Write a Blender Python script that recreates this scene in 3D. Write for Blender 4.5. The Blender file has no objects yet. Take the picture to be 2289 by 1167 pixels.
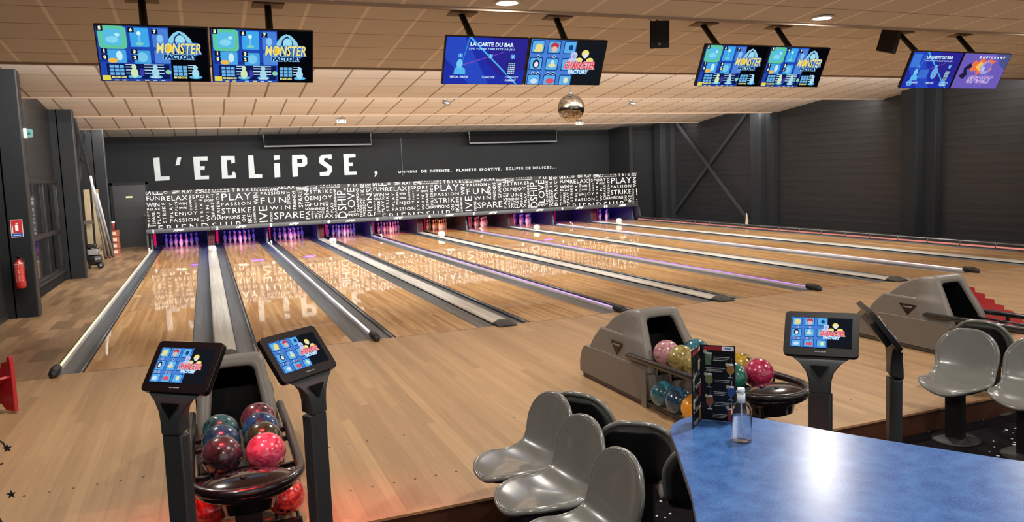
import bpy, bmesh, math, random
from mathutils import Vector, Matrix
from mathutils.geometry import tessellate_polygon
random.seed(7)
C = bpy.context.scene.collection
sc = bpy.context.scene
PI = math.pi

# ---------------------------------------------------------------- camera, world, exposure
def set_camera():
    yaw, pitch, roll = 0.3913, 0.09785, -0.03622
    cy, sy, cp, sp = math.cos(yaw), math.sin(yaw), math.cos(pitch), math.sin(pitch)
    f = Vector((sy*cp, cy*cp, -sp)); r = Vector((cy, -sy, 0)); u = r.cross(f)
    cr, sr = math.cos(roll), math.sin(roll)
    r2 = cr*r + sr*u; u2 = -sr*r + cr*u
    M = Matrix((r2, u2, -f)).transposed().to_4x4()
    M.translation = Vector((1.5833, -9.6092, 1.9484))
    cd = bpy.data.cameras.new('camera'); co = bpy.data.objects.new('camera', cd); C.objects.link(co)
    co.matrix_world = M
    cd.sensor_fit = 'HORIZONTAL'; cd.sensor_width = 36
    cd.lens = 1787.05/2289*36
    cd.shift_x = (1144.5-1201.39)/2289; cd.shift_y = -(583.5-560.91)/2289
    cd.clip_start = 0.05; cd.clip_end = 100
    sc.camera = co
set_camera()
w = bpy.data.worlds.new('world'); sc.world = w; w.use_nodes = True
w.node_tree.nodes['Background'].inputs[0].default_value = (1.0, 0.97, 0.94, 1)
w.node_tree.nodes['Background'].inputs[1].default_value = 0.7
sc.view_settings.view_transform = 'Standard'; sc.view_settings.look = 'None'
sc.view_settings.exposure = 0.0; sc.view_settings.gamma = 1.0; sc.view_settings.use_curve_mapping = False

def area_light(name, loc, direction, sx, sy, power, col, spread=180):
    l = bpy.data.lights.new(name, 'AREA'); l.shape = 'RECTANGLE'; l.size = sx; l.size_y = sy
    l.energy = power; l.color = col; l.spread = math.radians(spread)
    o = bpy.data.objects.new(name, l); C.objects.link(o); o.location = loc
    o.rotation_euler = Vector(direction).to_track_quat('-Z', 'Y').to_euler()
    return o
EDGE = [-6.3, -2.0, 2.4, 6.78, 11.1, 15.45, 19.6]      # low edges of the saw-tooth ceiling
COVE_COL = (1.0, 0.965, 0.93)
for e, p in ((2.4, 1020), (6.78, 1060), (11.1, 1020), (15.45, 640)):
    area_light('cove_light', (8.5, e+0.12, 3.74), (0, 1, -0.30), 19.4, 0.06, p, COVE_COL)
DOWN_COL = (1.0, 0.93, 0.85)
def downlight_lamp(x, y, z, power=60):
    l = bpy.data.lights.new('downlight_lamp', 'AREA'); l.shape = 'DISK'; l.size = 0.2; l.energy = power; l.color = DOWN_COL
    o = bpy.data.objects.new('downlight_lamp', l); C.objects.link(o); o.location = (x, y, z-0.03)
    return o

# ---------------------------------------------------------------- materials
def lin(h):
    h = h.lstrip('#'); out = []
    for i in (0, 2, 4):
        c = int(h[i:i+2], 16)/255
        out.append(c/12.92 if c <= 0.04045 else ((c+0.055)/1.055)**2.4)
    return (*out, 1)
_mc = {}
def mat(h, rough=0.5, metal=0.0, coat=0.0, spec=0.5, trans=0.0, ior=1.45, bump=0.0, bscale=200, var=0.0, vscale=6):
    key = (h, rough, metal, coat, spec, trans, ior, bump, bscale, var, vscale)
    if key in _mc: return _mc[key]
    m = bpy.data.materials.new('m_'+h.strip('#')); m.use_nodes = True
    nt = m.node_tree; b = nt.nodes['Principled BSDF']
    b.inputs['Base Color'].default_value = lin(h); b.inputs['Roughness'].default_value = rough
    b.inputs['Metallic'].default_value = metal; b.inputs['Coat Weight'].default_value = coat
    b.inputs['Coat Roughness'].default_value = 0.08
    b.inputs['Specular IOR Level'].default_value = spec; b.inputs['Transmission Weight'].default_value = trans
    b.inputs['IOR'].default_value = ior
    tc = None
    if bump or var:
        tc = nt.nodes.new('ShaderNodeTexCoord')
    if bump:
        n = nt.nodes.new('ShaderNodeTexNoise'); n.inputs['Scale'].default_value = bscale; n.inputs['Detail'].default_value = 2
        nt.links.new(tc.outputs['Object'], n.inputs['Vector'])
        bp = nt.nodes.new('ShaderNodeBump'); bp.inputs['Strength'].default_value = bump; bp.inputs['Distance'].default_value = 0.002
        nt.links.new(n.outputs['Fac'], bp.inputs['Height']); nt.links.new(bp.outputs[0], b.inputs['Normal'])
    if var:
        n = nt.nodes.new('ShaderNodeTexNoise'); n.inputs['Scale'].default_value = vscale; n.inputs['Detail'].default_value = 5
        nt.links.new(tc.outputs['Object'], n.inputs['Vector'])
        hs = nt.nodes.new('ShaderNodeHueSaturation'); hs.inputs['Color'].default_value = lin(h)
        mr = nt.nodes.new('ShaderNodeMapRange'); mr.inputs[1].default_value = 0.3; mr.inputs[2].default_value = 0.7
        mr.inputs[3].default_value = 1-var; mr.inputs[4].default_value = 1+var
        nt.links.new(n.outputs['Fac'], mr.inputs[0]); nt.links.new(mr.outputs[0], hs.inputs['Value'])
        nt.links.new(hs.outputs[0], b.inputs['Base Color'])
    _mc[key] = m; return m
def emis(h, s=1.0):
    key = ('E', h, s)
    if key in _mc: return _mc[key]
    m = bpy.data.materials.new('lit_'+h.strip('#')); m.use_nodes = True
    nt = m.node_tree; nt.nodes.remove(nt.nodes['Principled BSDF'])
    e = nt.nodes.new('ShaderNodeEmission'); e.inputs[0].default_value = lin(h); e.inputs[1].default_value = s
    nt.links.new(e.outputs[0], nt.nodes['Material Output'].inputs[0])
    _mc[key] = m; return m

class NB:
    """tiny node-building helper on a principled material"""
    def __init__(s, name):
        s.m = bpy.data.materials.new(name); s.m.use_nodes = True; s.nt = s.m.node_tree
        s.b = s.nt.nodes['Principled BSDF']
    def n(s, t, **k):
        x = s.nt.nodes.new(t)
        for a, v in k.items(): setattr(x, a, v)
        return x
    def l(s, a, b): s.nt.links.new(a, b)
    def math(s, op, a, b=None):
        x = s.n('ShaderNodeMath', operation=op)
        for i, v in enumerate((a, b)):
            if v is None: continue
            if isinstance(v, (int, float)): x.inputs[i].default_value = v
            else: s.l(v, x.inputs[i])
        return x.outputs[0]
    def pos(s):
        g = s.n('ShaderNodeNewGeometry'); sp = s.n('ShaderNodeSeparateXYZ'); s.l(g.outputs['Position'], sp.inputs[0])
        s.P = g.outputs['Position']; return sp.outputs
    def mix(s, f, a, b):
        x = s.n('ShaderNodeMix', data_type='RGBA')
        for i, v in ((0, f), (6, a), (7, b)):
            if isinstance(v, (int, float)): x.inputs[i].default_value = v
            elif isinstance(v, tuple): x.inputs[i].default_value = v
            else: s.l(v, x.inputs[i])
        return x.outputs[2]
    def noise(s, vec, scale, detail=3):
        x = s.n('ShaderNodeTexNoise'); x.inputs['Scale'].default_value = scale; x.inputs['Detail'].default_value = detail
        s.l(vec, x.inputs['Vector']); return x.outputs['Fac']
    def rng(s, v, a, b, c, d):
        x = s.n('ShaderNodeMapRange'); s.l(v, x.inputs[0])
        for i, q in enumerate((a, b, c, d)): x.inputs[i+1].default_value = q
        return x.outputs[0]
    def comb(s, x, y, z=0.0):
        c = s.n('ShaderNodeCombineXYZ')
        for i, v in enumerate((x, y, z)):
            if isinstance(v, (int, float)): c.inputs[i].default_value = v
            else: s.l(v, c.inputs[i])
        return c.outputs[0]
    def white(s, vec):
        x = s.n('ShaderNodeTexWhiteNoise', noise_dimensions='3D'); s.l(vec, x.inputs[0]); return x.outputs[0]

def wood(name, ca, cb, bw, bl, rough, coat, coat_r=0.05, seam=0.12, seamw=0.03, stagger=7.0):
    k = NB(name); p = k.pos()
    xr = k.math('DIVIDE', p[0], bw); row = k.math('FLOOR', xr)
    r1 = k.white(k.comb(row, 0.5, 0.3))
    yr = k.math('ADD', k.math('DIVIDE', p[1], bl), k.math('MULTIPLY', r1, stagger)); seg = k.math('FLOOR', yr)
    r2 = k.white(k.comb(row, seg, 2.7))
    g = k.noise(k.comb(k.math('MULTIPLY', p[0], 45), k.math('MULTIPLY', p[1], 1.6), r2), 1.0, 4)
    f = k.math('ADD', k.math('MULTIPLY', r2, 0.75), k.math('MULTIPLY', k.math('SUBTRACT', g, 0.5), 0.9))
    col = k.mix(f, lin(ca), lin(cb))
    fx = k.math('FRACT', xr); fy = k.math('FRACT', yr)
    sx = k.math('LESS_THAN', fx, seamw); sy = k.math('LESS_THAN', fy, 0.006*0.6/bl)
    sm = k.math('MULTIPLY', k.math('MAXIMUM', sx, sy), seam)
    col = k.mix(sm, col, lin('#2a1a0c'))
    k.l(col, k.b.inputs['Base Color'])
    k.b.inputs['Roughness'].default_value = rough; k.b.inputs['Coat Weight'].default_value = coat
    k.b.inputs['Coat Roughness'].default_value = coat_r; k.b.inputs['Coat IOR'].default_value = 1.45
    if coat > 0.5:
        n2 = k.noise(k.comb(k.math('MULTIPLY', p[0], 9), k.math('MULTIPLY', p[1], 1.0), 0.0), 1.0, 2)
        bp = k.n('ShaderNodeBump'); bp.inputs['Strength'].default_value = 0.01; bp.inputs['Distance'].default_value = 0.001
        k.l(n2, bp.inputs['Height']); k.l(bp.outputs[0], k.b.inputs['Coat Normal'])
    return k.m
M_LANE = wood('lane_maple', '#ad7c45', '#e2b87c', 0.0527, 1.6, 0.5, 0.8, 0.03, 0.10)
M_APPR = wood('approach_maple', '#9b7b57', '#bc976d', 0.075, 3.2, 0.5, 0.28, 0.22, 0.16)
M_PARQ = wood('parquet_oak', '#6f563c', '#a88763', 0.14, 0.75, 0.45, 0.25, 0.2, 0.3, 0.02)

def ceiling_mat(near):
    k = NB('ceiling_tiles'); p = k.pos()
    fx = k.math('FRACT', k.math('DIVIDE', k.math('ADD', p[0], 0.45+20*0.6465), 0.6465))
    fy = k.math('FRACT', k.math('DIVIDE', k.math('ADD', p[1], -4.44+20*0.635), 0.635))
    dx = k.math('ABSOLUTE', k.math('SUBTRACT', fx, 0.5)); dy = k.math('ABSOLUTE', k.math('SUBTRACT', fy, 0.5))
    sx = k.math('GREATER_THAN', dx, 0.470); sy = k.math('GREATER_THAN', dy, 0.482)
    idx = k.white(k.comb(k.math('FLOOR', k.math('DIVIDE', k.math('ADD', p[0], 0.45+20*0.6465), 0.6465)), k.math('FLOOR', k.math('DIVIDE', k.math('ADD', p[1], -4.44+20*0.635), 0.635)), 0.0))
    base = k.mix(idx, lin('#cdc7bd'), lin('#d6d0c7'))
    ns = k.noise(k.P, 130, 2)
    base = k.mix(k.rng(ns, 0.35, 0.65, 0, 0.16), base, lin('#8d8072'))
    base = k.mix(k.math('MULTIPLY', sx, 0.75), base, lin('#f4ece0' if near else '#6a5748'))  # far bays: shade in the grid gaps painted in as brown seams
    base = k.mix(k.math('MULTIPLY', sy, 0.6), base, lin('#6a5748'))
    k.l(base, k.b.inputs['Base Color']); k.b.inputs['Roughness'].default_value = 0.9
    k.b.inputs['Specular IOR Level'].default_value = 0.1
    return k.m
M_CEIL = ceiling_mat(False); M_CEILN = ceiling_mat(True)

def clad_mat():     # dark horizontal profiled cladding
    k = NB('dark_cladding'); p = k.pos()
    fz = k.math('FRACT', k.math('DIVIDE', p[2], 0.2))
    gr = k.math('LESS_THAN', fz, 0.09)
    g2 = k.math('LESS_THAN', k.math('FRACT', k.math('DIVIDE', p[2], 0.066)), 0.1)
    n = k.noise(k.comb(k.math('MULTIPLY', p[0], .3), k.math('MULTIPLY', p[1], .3), k.math('MULTIPLY', p[2], 14)), 1.0, 2)
    c = k.mix(n, lin('#131314'), lin('#1c1c1d'))
    c = k.mix(k.math('MULTIPLY', gr, 0.8), c, lin('#0c0c0d'))
    c = k.mix(k.math('MULTIPLY', g2, 0.25), c, lin('#0c0c0d'))
    k.l(c, k.b.inputs['Base Color']); k.b.inputs['Roughness'].default_value = 0.5
    tri = k.math('ABSOLUTE', k.math('SUBTRACT', fz, 0.5))
    bp = k.n('ShaderNodeBump'); bp.inputs['Strength'].default_value = 0.6; bp.inputs['Distance'].default_value = 0.02
    k.l(k.math('MAXIMUM', gr, k.math('MULTIPLY', tri, 0.4)), bp.inputs['Height']); k.l(bp.outputs[0], k.b.inputs['Normal'])
    return k.m
M_CLAD = clad_mat()

def carpet_mat():
    k = NB('starry_carpet'); p = k.pos()
    v = k.n('ShaderNodeTexVoronoi'); v.inputs['Scale'].default_value = 20; k.l(k.P, v.inputs['Vector'])
    sel = k.n('ShaderNodeSeparateColor'); k.l(v.outputs['Color'], sel.inputs[0])
    size = k.math('MULTIPLY', sel.outputs[0], 0.26)
    star = k.math('LESS_THAN', v.outputs['Distance'], size)
    msk = k.math('GREATER_THAN', sel.outputs[1], 0.3)
    cl = k.math('GREATER_THAN', k.noise(k.P, 2.4, 2), 0.45)
    f = k.math('MULTIPLY', k.math('MULTIPLY', star, msk), cl)
    c = k.mix(k.noise(k.P, 5, 3), lin('#0b090c'), lin('#1d171c'))
    c = k.mix(f, c, lin('#e4e2ea'))
    k.l(c, k.b.inputs['Base Color']); k.b.inputs['Roughness'].default_value = 0.95; k.b.inputs['Specular IOR Level'].default_value = 0.1
    return k.m
M_CARPET = carpet_mat()

def streak_mat(name, a, b, rough=0.35, sx=40, sy=2.0, coat=0.0):
    k = NB(name); p = k.pos()
    n = k.noise(k.comb(k.math('MULTIPLY', p[0], sx), k.math('MULTIPLY', p[1], sy), 0.0), 1.0, 4)
    k.l(k.mix(k.rng(n, .3, .7, 0, 1), lin(a), lin(b)), k.b.inputs['Base Color']); k.b.inputs['Roughness'].default_value = rough
    k.b.inputs['Coat Weight'].default_value = coat; k.b.inputs['Coat Roughness'].default_value = 0.1
    return k.m
M_GUTTER = streak_mat('gutter_grey', '#3a4147', '#545d65', 0.32, 30, 0.8)
M_CAP = streak_mat('cap_offwhite', '#b9b8b2', '#d2d0c8', 0.3, 25, 1.2, 0.3)
def table_mat():
    k = NB('blue_laminate'); p = k.pos()
    n = k.noise(k.P, 14, 6); n2 = k.noise(k.P, 120, 3)
    c = k.mix(k.rng(n, .35, .7, 0, 1), lin('#2a5596'), lin('#4272b2'))
    c = k.mix(k.rng(n2, .4, .75, 0, .35), c, lin('#6d8fc4'))
    k.l(c, k.b.inputs['Base Color']); k.b.inputs['Roughness'].default_value = 0.27; k.b.inputs['Specular IOR Level'].default_value = 0.6
    return k.m
def ball_mat(name, a, b, c=None):
    k = NB(name)
    tc = k.n('ShaderNodeTexCoord')
    n0 = k.noise(tc.outputs['Object'], 9, 3)
    off = k.n('ShaderNodeVectorMath', operation='ADD'); k.l(tc.outputs['Object'], off.inputs[0])
    sc_ = k.n('ShaderNodeVectorMath', operation='SCALE'); cmb = k.comb(n0, n0, n0); k.l(cmb, sc_.inputs[0]); sc_.inputs['Scale'].default_value = 0.25
    k.l(sc_.outputs[0], off.inputs[1])
    n = k.noise(off.outputs[0], 22, 5)
    col = k.mix(k.rng(n, .38, .62, 0, 1), lin(a), lin(b))
    k.l(col, k.b.inputs['Base Color']); k.b.inputs['Roughness'].default_value = 0.22
    k.b.inputs['Coat Weight'].default_value = 1.0; k.b.inputs['Coat Roughness'].default_value = 0.04
    return k.m

BLACK = mat('#0e0e10', 0.45); BLKG = mat('#101013', 0.2, coat=0.5); DARK = mat('#1b1b1d', 0.6)
WALLK = mat('#131415', 0.8, spec=0.25, var=0.12, vscale=1.5)
STEEL = mat('#9b9da0', 0.3, metal=0.9); WHITE = mat('#d8d6d0', 0.5)

# ---------------------------------------------------------------- mesh builder
class MB:
    def __init__(s): s.v = []; s.f = []; s.fm = []; s.mats = []; s.sm = []
    def mi(s, m):
        if m not in s.mats: s.mats.append(m)
        return s.mats.index(m)
    def add(s, vs, fs, m, smooth=False, M=None):
        o = len(s.v); i = s.mi(m)
        for q in vs:
            q = Vector(q); s.v.append(tuple(M @ q) if M is not None else tuple(q))
        for f in fs: s.f.append([a+o for a in f]); s.fm.append(i); s.sm.append(smooth)
        return s
    def box(s, x0, x1, y0, y1, z0, z1, m, M=None):
        vs = [(x, y, z) for z in (z0, z1) for y in (y0, y1) for x in (x0, x1)]
        return s.add(vs, [(0,2,3,1),(4,5,7,6),(0,1,5,4),(2,6,7,3),(0,4,6,2),(1,3,7,5)], m, False, M)
    def tube(s, pts, r, m, n=10, cap=True, M=None, smooth=True, closed=False):
        pts = [Vector(p) for p in pts]; rs = r if isinstance(r, (list, tuple)) else [r]*len(pts)
        vs = []; fs = []; up = None; N = len(pts)
        for i, p in enumerate(pts):
            if closed: t = (pts[(i+1) % N]-pts[i-1]).normalized()
            else: t = (pts[min(i+1, N-1)]-pts[max(i-1, 0)]).normalized()
            if up is None: up = t.orthogonal().normalized()
            a = (up - t*up.dot(t)).normalized(); b = t.cross(a); up = a
            for k in range(n):
                th = 2*PI*k/n; vs.append(p + rs[i]*(math.cos(th)*a + math.sin(th)*b))
        for i in range(N if closed else N-1):
            j = (i+1) % N
            for k in range(n):
                l = (k+1) % n; fs.append((i*n+k, i*n+l, j*n+l, j*n+k))
        if cap and not closed: fs += [tuple(range(n))[::-1], tuple((N-1)*n+k for k in range(n))]
        return s.add(vs, fs, m, smooth, M)
    def cyl(s, p0, p1, r0, m, r1=None, n=20, M=None, smooth=True):
        return s.tube([p0, p1], [r0, r1 if r1 is not None else r0], m, n, True, M, smooth)
    def lathe(s, prof, m, n=24, M=None, smooth=True, c=(0,0)):
        vs = []; fs = []
        for (r, z) in prof:
            for k in range(n):
                th = 2*PI*k/n; vs.append((c[0]+r*math.cos(th), c[1]+r*math.sin(th), z))
        for i in range(len(prof)-1):
            for k in range(n):
                l = (k+1) % n; fs.append((i*n+k, i*n+l, (i+1)*n+l, (i+1)*n+k))
        fs += [tuple(range(n))[::-1], tuple((len(prof)-1)*n+k for k in range(n))]
        return s.add(vs, fs, m, smooth, M)
    def poly(s, pts, m, M=None):        # planar polygon in xy at z=0 through M
        vs = [Vector((p[0], p[1], 0)) for p in pts]
        tr = tessellate_polygon([vs])
        return s.add(vs, [tuple(t) for t in tr], m, False, M)
    def prism(s, pts, d, m, M=None, smooth=False):    # polygon xy extruded z 0..d
        n = len(pts); vs = [(p[0], p[1], 0) for p in pts]+[(p[0], p[1], d) for p in pts]
        tr = tessellate_polygon([[Vector((p[0], p[1], 0)) for p in pts]])
        fs = [tuple(t) for t in tr]+[tuple(a+n for a in t) for t in tr]
        s.add(vs, fs, m, False, M)
        return s.add(vs, [(i, (i+1) % n, (i+1) % n+n, i+n) for i in range(n)], m, smooth, M)
    def sphere(s, c, r, m, n=20, sq=(1,1,1), M=None):
        vs = []; fs = []; h = n//2
        for i in range(h+1):
            ph = PI*i/h
            for k in range(n):
                th = 2*PI*k/n
                vs.append((c[0]+r*sq[0]*math.sin(ph)*math.cos(th), c[1]+r*sq[1]*math.sin(ph)*math.sin(th), c[2]+r*sq[2]*math.cos(ph)))
        for i in range(h):
            for k in range(n):
                l = (k+1) % n; fs.append((i*n+k, (i+1)*n+k, (i+1)*n+l, i*n+l))
        return s.add(vs, fs, m, True, M)
    def build(s, name, parent=None, bevel=0, seg=2, merge=False, solid=None, sub=0):
        me = bpy.data.meshes.new(name); me.from_pydata(s.v, [], s.f)
        for m in s.mats: me.materials.append(m)
        me.polygons.foreach_set('material_index', s.fm); me.polygons.foreach_set('use_smooth', s.sm)
        bm = bmesh.new(); bm.from_mesh(me)
        if merge or bevel or sub or solid: bmesh.ops.remove_doubles(bm, verts=bm.verts, dist=1e-5)
        bmesh.ops.recalc_face_normals(bm, faces=bm.faces)
        bm.to_mesh(me); bm.free(); me.update()
        o = bpy.data.objects.new(name, me); C.objects.link(o)
        if parent is not None:
            o.parent = parent
            o.matrix_parent_inverse = Matrix.Identity(4)
        if solid:
            d = o.modifiers.new('solid', 'SOLIDIFY'); d.thickness = solid; d.offset = -1
        if sub:
            d = o.modifiers.new('sub', 'SUBSURF'); d.levels = sub; d.render_levels = sub
        if bevel:
            d = o.modifiers.new('bevel', 'BEVEL'); d.width = bevel; d.segments = seg; d.limit_method = 'ANGLE'; d.angle_limit = math.radians(40)
            for p_ in me.polygons: p_.use_smooth = True
            d.harden_normals = False
            me.set_sharp_from_angle(angle=math.radians(40))
        return o
def tag(o, label, cat, group=None):
    o['label'] = label; o['category'] = cat
    if group: o['group'] = group
    return o
def thing(name, label, cat, loc=(0,0,0), rz=0, group=None):
    o = bpy.data.objects.new(name, None); C.objects.link(o); o.location = loc; o.rotation_euler = (0, 0, rz)
    o.empty_display_size = 0.1
    return tag(o, label, cat, group)
def copy_tree(o, parent=None):
    c = o.copy(); C.objects.link(c); c.parent = parent
    for ch in [q for q in o.children]: copy_tree(ch, c)
    return c
def struct(o, label=None):
    o['kind'] = 'structure'
    if label: o['label'] = label
    return o

# ---------------------------------------------------------------- lettering from the built-in font
_tc = {}
def glyphs(s, bold=0.0, spacing=1.0):
    key = (s, bold, spacing)
    if key in _tc: return _tc[key]
    cu = bpy.data.curves.new('t', 'FONT'); cu.body = s; cu.offset = bold; cu.resolution_u = 2; cu.fill_mode = 'BOTH'; cu.space_character = spacing
    o = bpy.data.objects.new('t', cu); C.objects.link(o)
    dg = bpy.context.evaluated_depsgraph_get(); me = bpy.data.meshes.new_from_object(o.evaluated_get(dg))
    vs = [tuple(v.co) for v in me.vertices]; fs = [tuple(p.vertices) for p in me.polygons]
    bpy.data.objects.remove(o); bpy.data.curves.remove(cu); bpy.data.meshes.remove(me)
    xs = [v[0] for v in vs]; ys = [v[1] for v in vs]
    _tc[key] = (vs, fs, min(xs), max(xs), min(ys), max(ys)); return _tc[key]
def put_text(mb, s, box, m, M, rot=0, bold=0.0, shear=0.0, lift=0.0, spacing=1.0):
    """fit text s into box (x0,x1,y0,y1) of plane M (xy -> world); rot=1 reads upwards"""
    x0, x1, y0, y1 = box; out = []
    if len(s) > 1 and spacing == 1.0:
        _, _, a, b, c, d = glyphs(s, bold, 1.0); W, H = ((y1-y0), (x1-x0)) if rot else ((x1-x0), (y1-y0))
        spacing = round(max(1.0, min(1.9, (W/H)/((b-a)/(d-c))/1.12)), 1)
    vs, fs, a, b, c, d = glyphs(s, bold, spacing)
    for v in vs:
        u = (v[0]-a)/(b-a); t = (v[1]-c)/(d-c)
        if rot: X = x1-(x1-x0)*t; Y = y0+(y1-y0)*u
        else: X = x0+(x1-x0)*u+shear*(t-0.5)*(y1-y0); Y = y0+(y1-y0)*t
        out.append((X, Y, lift))
    mb.add(out, fs, m, False, M)
XZ = Matrix(((1,0,0,0),(0,0,-1,0),(0,1,0,0),(0,0,0,1)))      # local xy -> world xz, local z -> world -y
def xz(y, off=0.0): return Matrix.Translation((0, y-off, 0)) @ XZ
# ---------------------------------------------------------------- lane layout
G_, N_, W_, L_ = 0.2323, 0.0705, 0.2634, 1.054
PER = 2*L_+4*G_+N_+W_
def lane_x(i):
    k, b = i//2, (i//2)*PER+N_/2
    x0 = b+G_ if i % 2 == 0 else b+G_+L_+G_+W_+G_
    return x0, x0+L_
XL, XR = -1.5, 18.5
# ---------------------------------------------------------------- the room
def ceil_z(y):
    for a, b in zip(EDGE[:-1], EDGE[1:]):
        if a <= y <= b: return 3.57+0.1*(b-y)
    return 3.57
M_TRIM = mat('#a08a76', 0.8)
for a, b in zip(EDGE[:-1], EDGE[1:]):
    m = MB(); z0 = 3.57+0.1*(b-a)
    m.add([(XL-.1, a, z0), (XR+.1, a, z0), (XR+.1, b, 3.57), (XL-.1, b, 3.57)], [(0,1,2,3)], M_CEILN if b < 3 else M_CEIL)
    m.add([(XL-.1, a, z0+.05), (XR+.1, a, z0+.05), (XR+.1, b, 3.62), (XL-.1, b, 3.62)], [(0,1,2,3)], mat('#6a5a4c', 0.9))
    if b < 19:
        m.box(XL-.1, XR+.1, b-0.012, b+0.03, 3.545, 3.60, M_TRIM)
        m.box(XL-.1, XR+.1, b+0.0, b+0.03, 3.60, 4.02, M_TRIM)
    struct(m.build('ceiling'), 'beige tiled ceiling bay sloping down towards the lanes')
m = MB(); m.box(XL-.1, XR+.1, -12.5, -6.3, 4.0, 4.05, M_CEIL); struct(m.build('ceiling'), 'beige tiled ceiling over the seating')

# approach floor with its dots
m = MB(); m.box(XL, XR, -5.13, 0, -0.17, 0, M_APPR)
dotm = mat('#3a2a1c', 0.6)
for i in range(10):
    x0, x1 = lane_x(i); xc = (x0+x1)/2
    for y in (-4.65, -3.74):
        for k in range(-3, 4):
            q = [(xc+k*0.138+.009*math.cos(t*PI/5), y+.009*math.sin(t*PI/5), .0006) for t in range(10)]
            m.add(q, [tuple(range(10))], dotm)
    m.box(x0, x1, -0.012, 0.0, -0.001, 0.0008, mat('#4a3320', 0.5))
struct(m.build('floor'), 'light maple approach floor in front of the lanes')
m = MB(); m.box(XL, 0-0.06, -0.1, 20, -0.17, 0.001, M_PARQ); struct(m.build('floor'), 'oak parquet walkway left of the lanes')
m = MB(); m.box(XL, XR, -0.0, 20, -0.19, -0.172, DARK); m.box(17.1, XR, 0, 20, -0.17, -0.02, DARK); struct(m.build('floor'), 'dark sub floor under the lanes')
m = MB(); m.box(XL, XR, -12.5, -5.13, -0.2, -0.17, M_CARPET); struct(m.build('floor'), 'black starry carpet of the seating area')
m = MB(); m.box(XL, XR, -5.155, -5.13, -0.17, -0.012, mat('#4a2a1a', 0.4, coat=.3, var=.15, vscale=3)); m.box(XL, XR, -5.165, -5.118, -0.012, 0.004, mat('#a98058', 0.3, metal=.0, coat=.5))
struct(m.build('trim_1'), 'brown riser with pale nosing at the edge of the approach')

# back wall, with painted lettering kept as things
m = MB(); m.box(XL-.1, XR+.1, 19.6, 19.75, -0.2, 3.62, WALLK); m.box(8.37, 8.39, 19.594, 19.6, 2.0, 3.4, mat('#33363a', .6))
struct(m.build('wall_back'), 'matt black end wall above the pins')
# left wall: columns with profiled cladding between
M_WIN = mat('#1d1b1b', 0.45)
m = MB(); m.box(XL-.1, XL, -12.5, 19.7, -0.2, 4.2, M_CLAD)
m.box(XL, -1.33, -12.5, 4.7, -0.17, 4.2, mat('#151617', 0.7)); struct(m.build('wall_left'), 'dark profiled cladding of the left wall')
m = MB(); m.box(-1.33, -1.315, -12.5, 4.7, -0.17, 0.09, mat('#26282b', .5)); struct(m.build('baseboard_left'), 'black skirting board')
m = MB(); m.box(XL, -1.36, 5.0, 10.26, 2.16, 4.0, M_CLAD); m.box(XL, -1.30, 5.0, 10.26, 0.0, 0.22, WALLK); m.box(XL, -1.27, 5.0, 10.26, 0.2, 0.235, mat('#2b2b2d', .4))
struct(m.build('trim_2'), 'dark plinth and cladding round the window')
wf = MB()
for z0, z1 in ((0.235, 0.30), (2.08, 2.16), (1.03, 1.12)): wf.box(-1.40, -1.31, 5.0, 10.26, z0, z1, M_WIN)
for y0 in (5.02, 7.05, 8.6, 10.16): wf.box(-1.39, -1.32, y0, y0+0.09, 0.3, 2.1, M_WIN)
wo = struct(wf.build('window_1', bevel=.006), 'black framed interior window in the left wall')
g = MB(); g.box(-1.362, -1.352, 5.05, 10.2, 0.29, 2.1, mat('#08090b', 0.03, spec=1.0, coat=1.0)); g.build('pane', wo)
COLM = mat('#17191b', 0.75, spec=.3, var=.08, vscale=2); COLE = mat('#2c2c2d', 0.5)
def column(y0, x0, x1, n, d=0.34):
    m = MB(); m.box(x0, x1, y0, y0+0.02, 0, 4.0, COLM); m.box(x0, x1, y0+d-.02, y0+d, 0, 4.0, COLM); m.box((x0+x1)/2-.015, (x0+x1)/2+.015, y0, y0+d, 0, 4.0, COLM)
    e = x1 if x0 < 5 else x0
    m.box(min(e, e+(.02 if x0 < 5 else -.02)), max(e, e+(.02 if x0 < 5 else -.02)), y0, y0+d*.6, 0, 4.0, COLE)
    struct(m.build('trim_%d' % n, bevel=.004), 'black steel column of the side wall')
column(4.70, -1.5, -0.925, 3); column(10.26, -1.5, -0.935, 4); column(16.13, -1.5, -0.955, 5)
for i, (y0) in enumerate((5.3, 11.4, 17.4)):
    m = MB(); m.box(18.08, XR, y0, y0+0.5, -0.1, 4.05, COLM); m.box(18.05, 18.09, y0+.02, y0+.48, -0.1, 4.05, COLM); m.box(18.3, XR, y0-.35, y0, -0.1, 4.05, COLM)
    struct(m.build('trim_%d' % (6+i), bevel=.01), 'black boxed column of the right wall')
m = MB(); m.box(XR, XR+.1, -12.5, 19.7, -0.2, 4.2, M_CLAD); struct(m.build('wall_right'), 'dark profiled cladding of the right wall')
m = MB(); m.box(16.95, 17.1, 17.9, 19.6, -0.1, 3.6, WALLK); m.box(17.1, XR, 18.2, 18.3, -0.1, 3.6, WALLK); struct(m.build('wall_right'), 'short dark return wall beside the pit')

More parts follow.
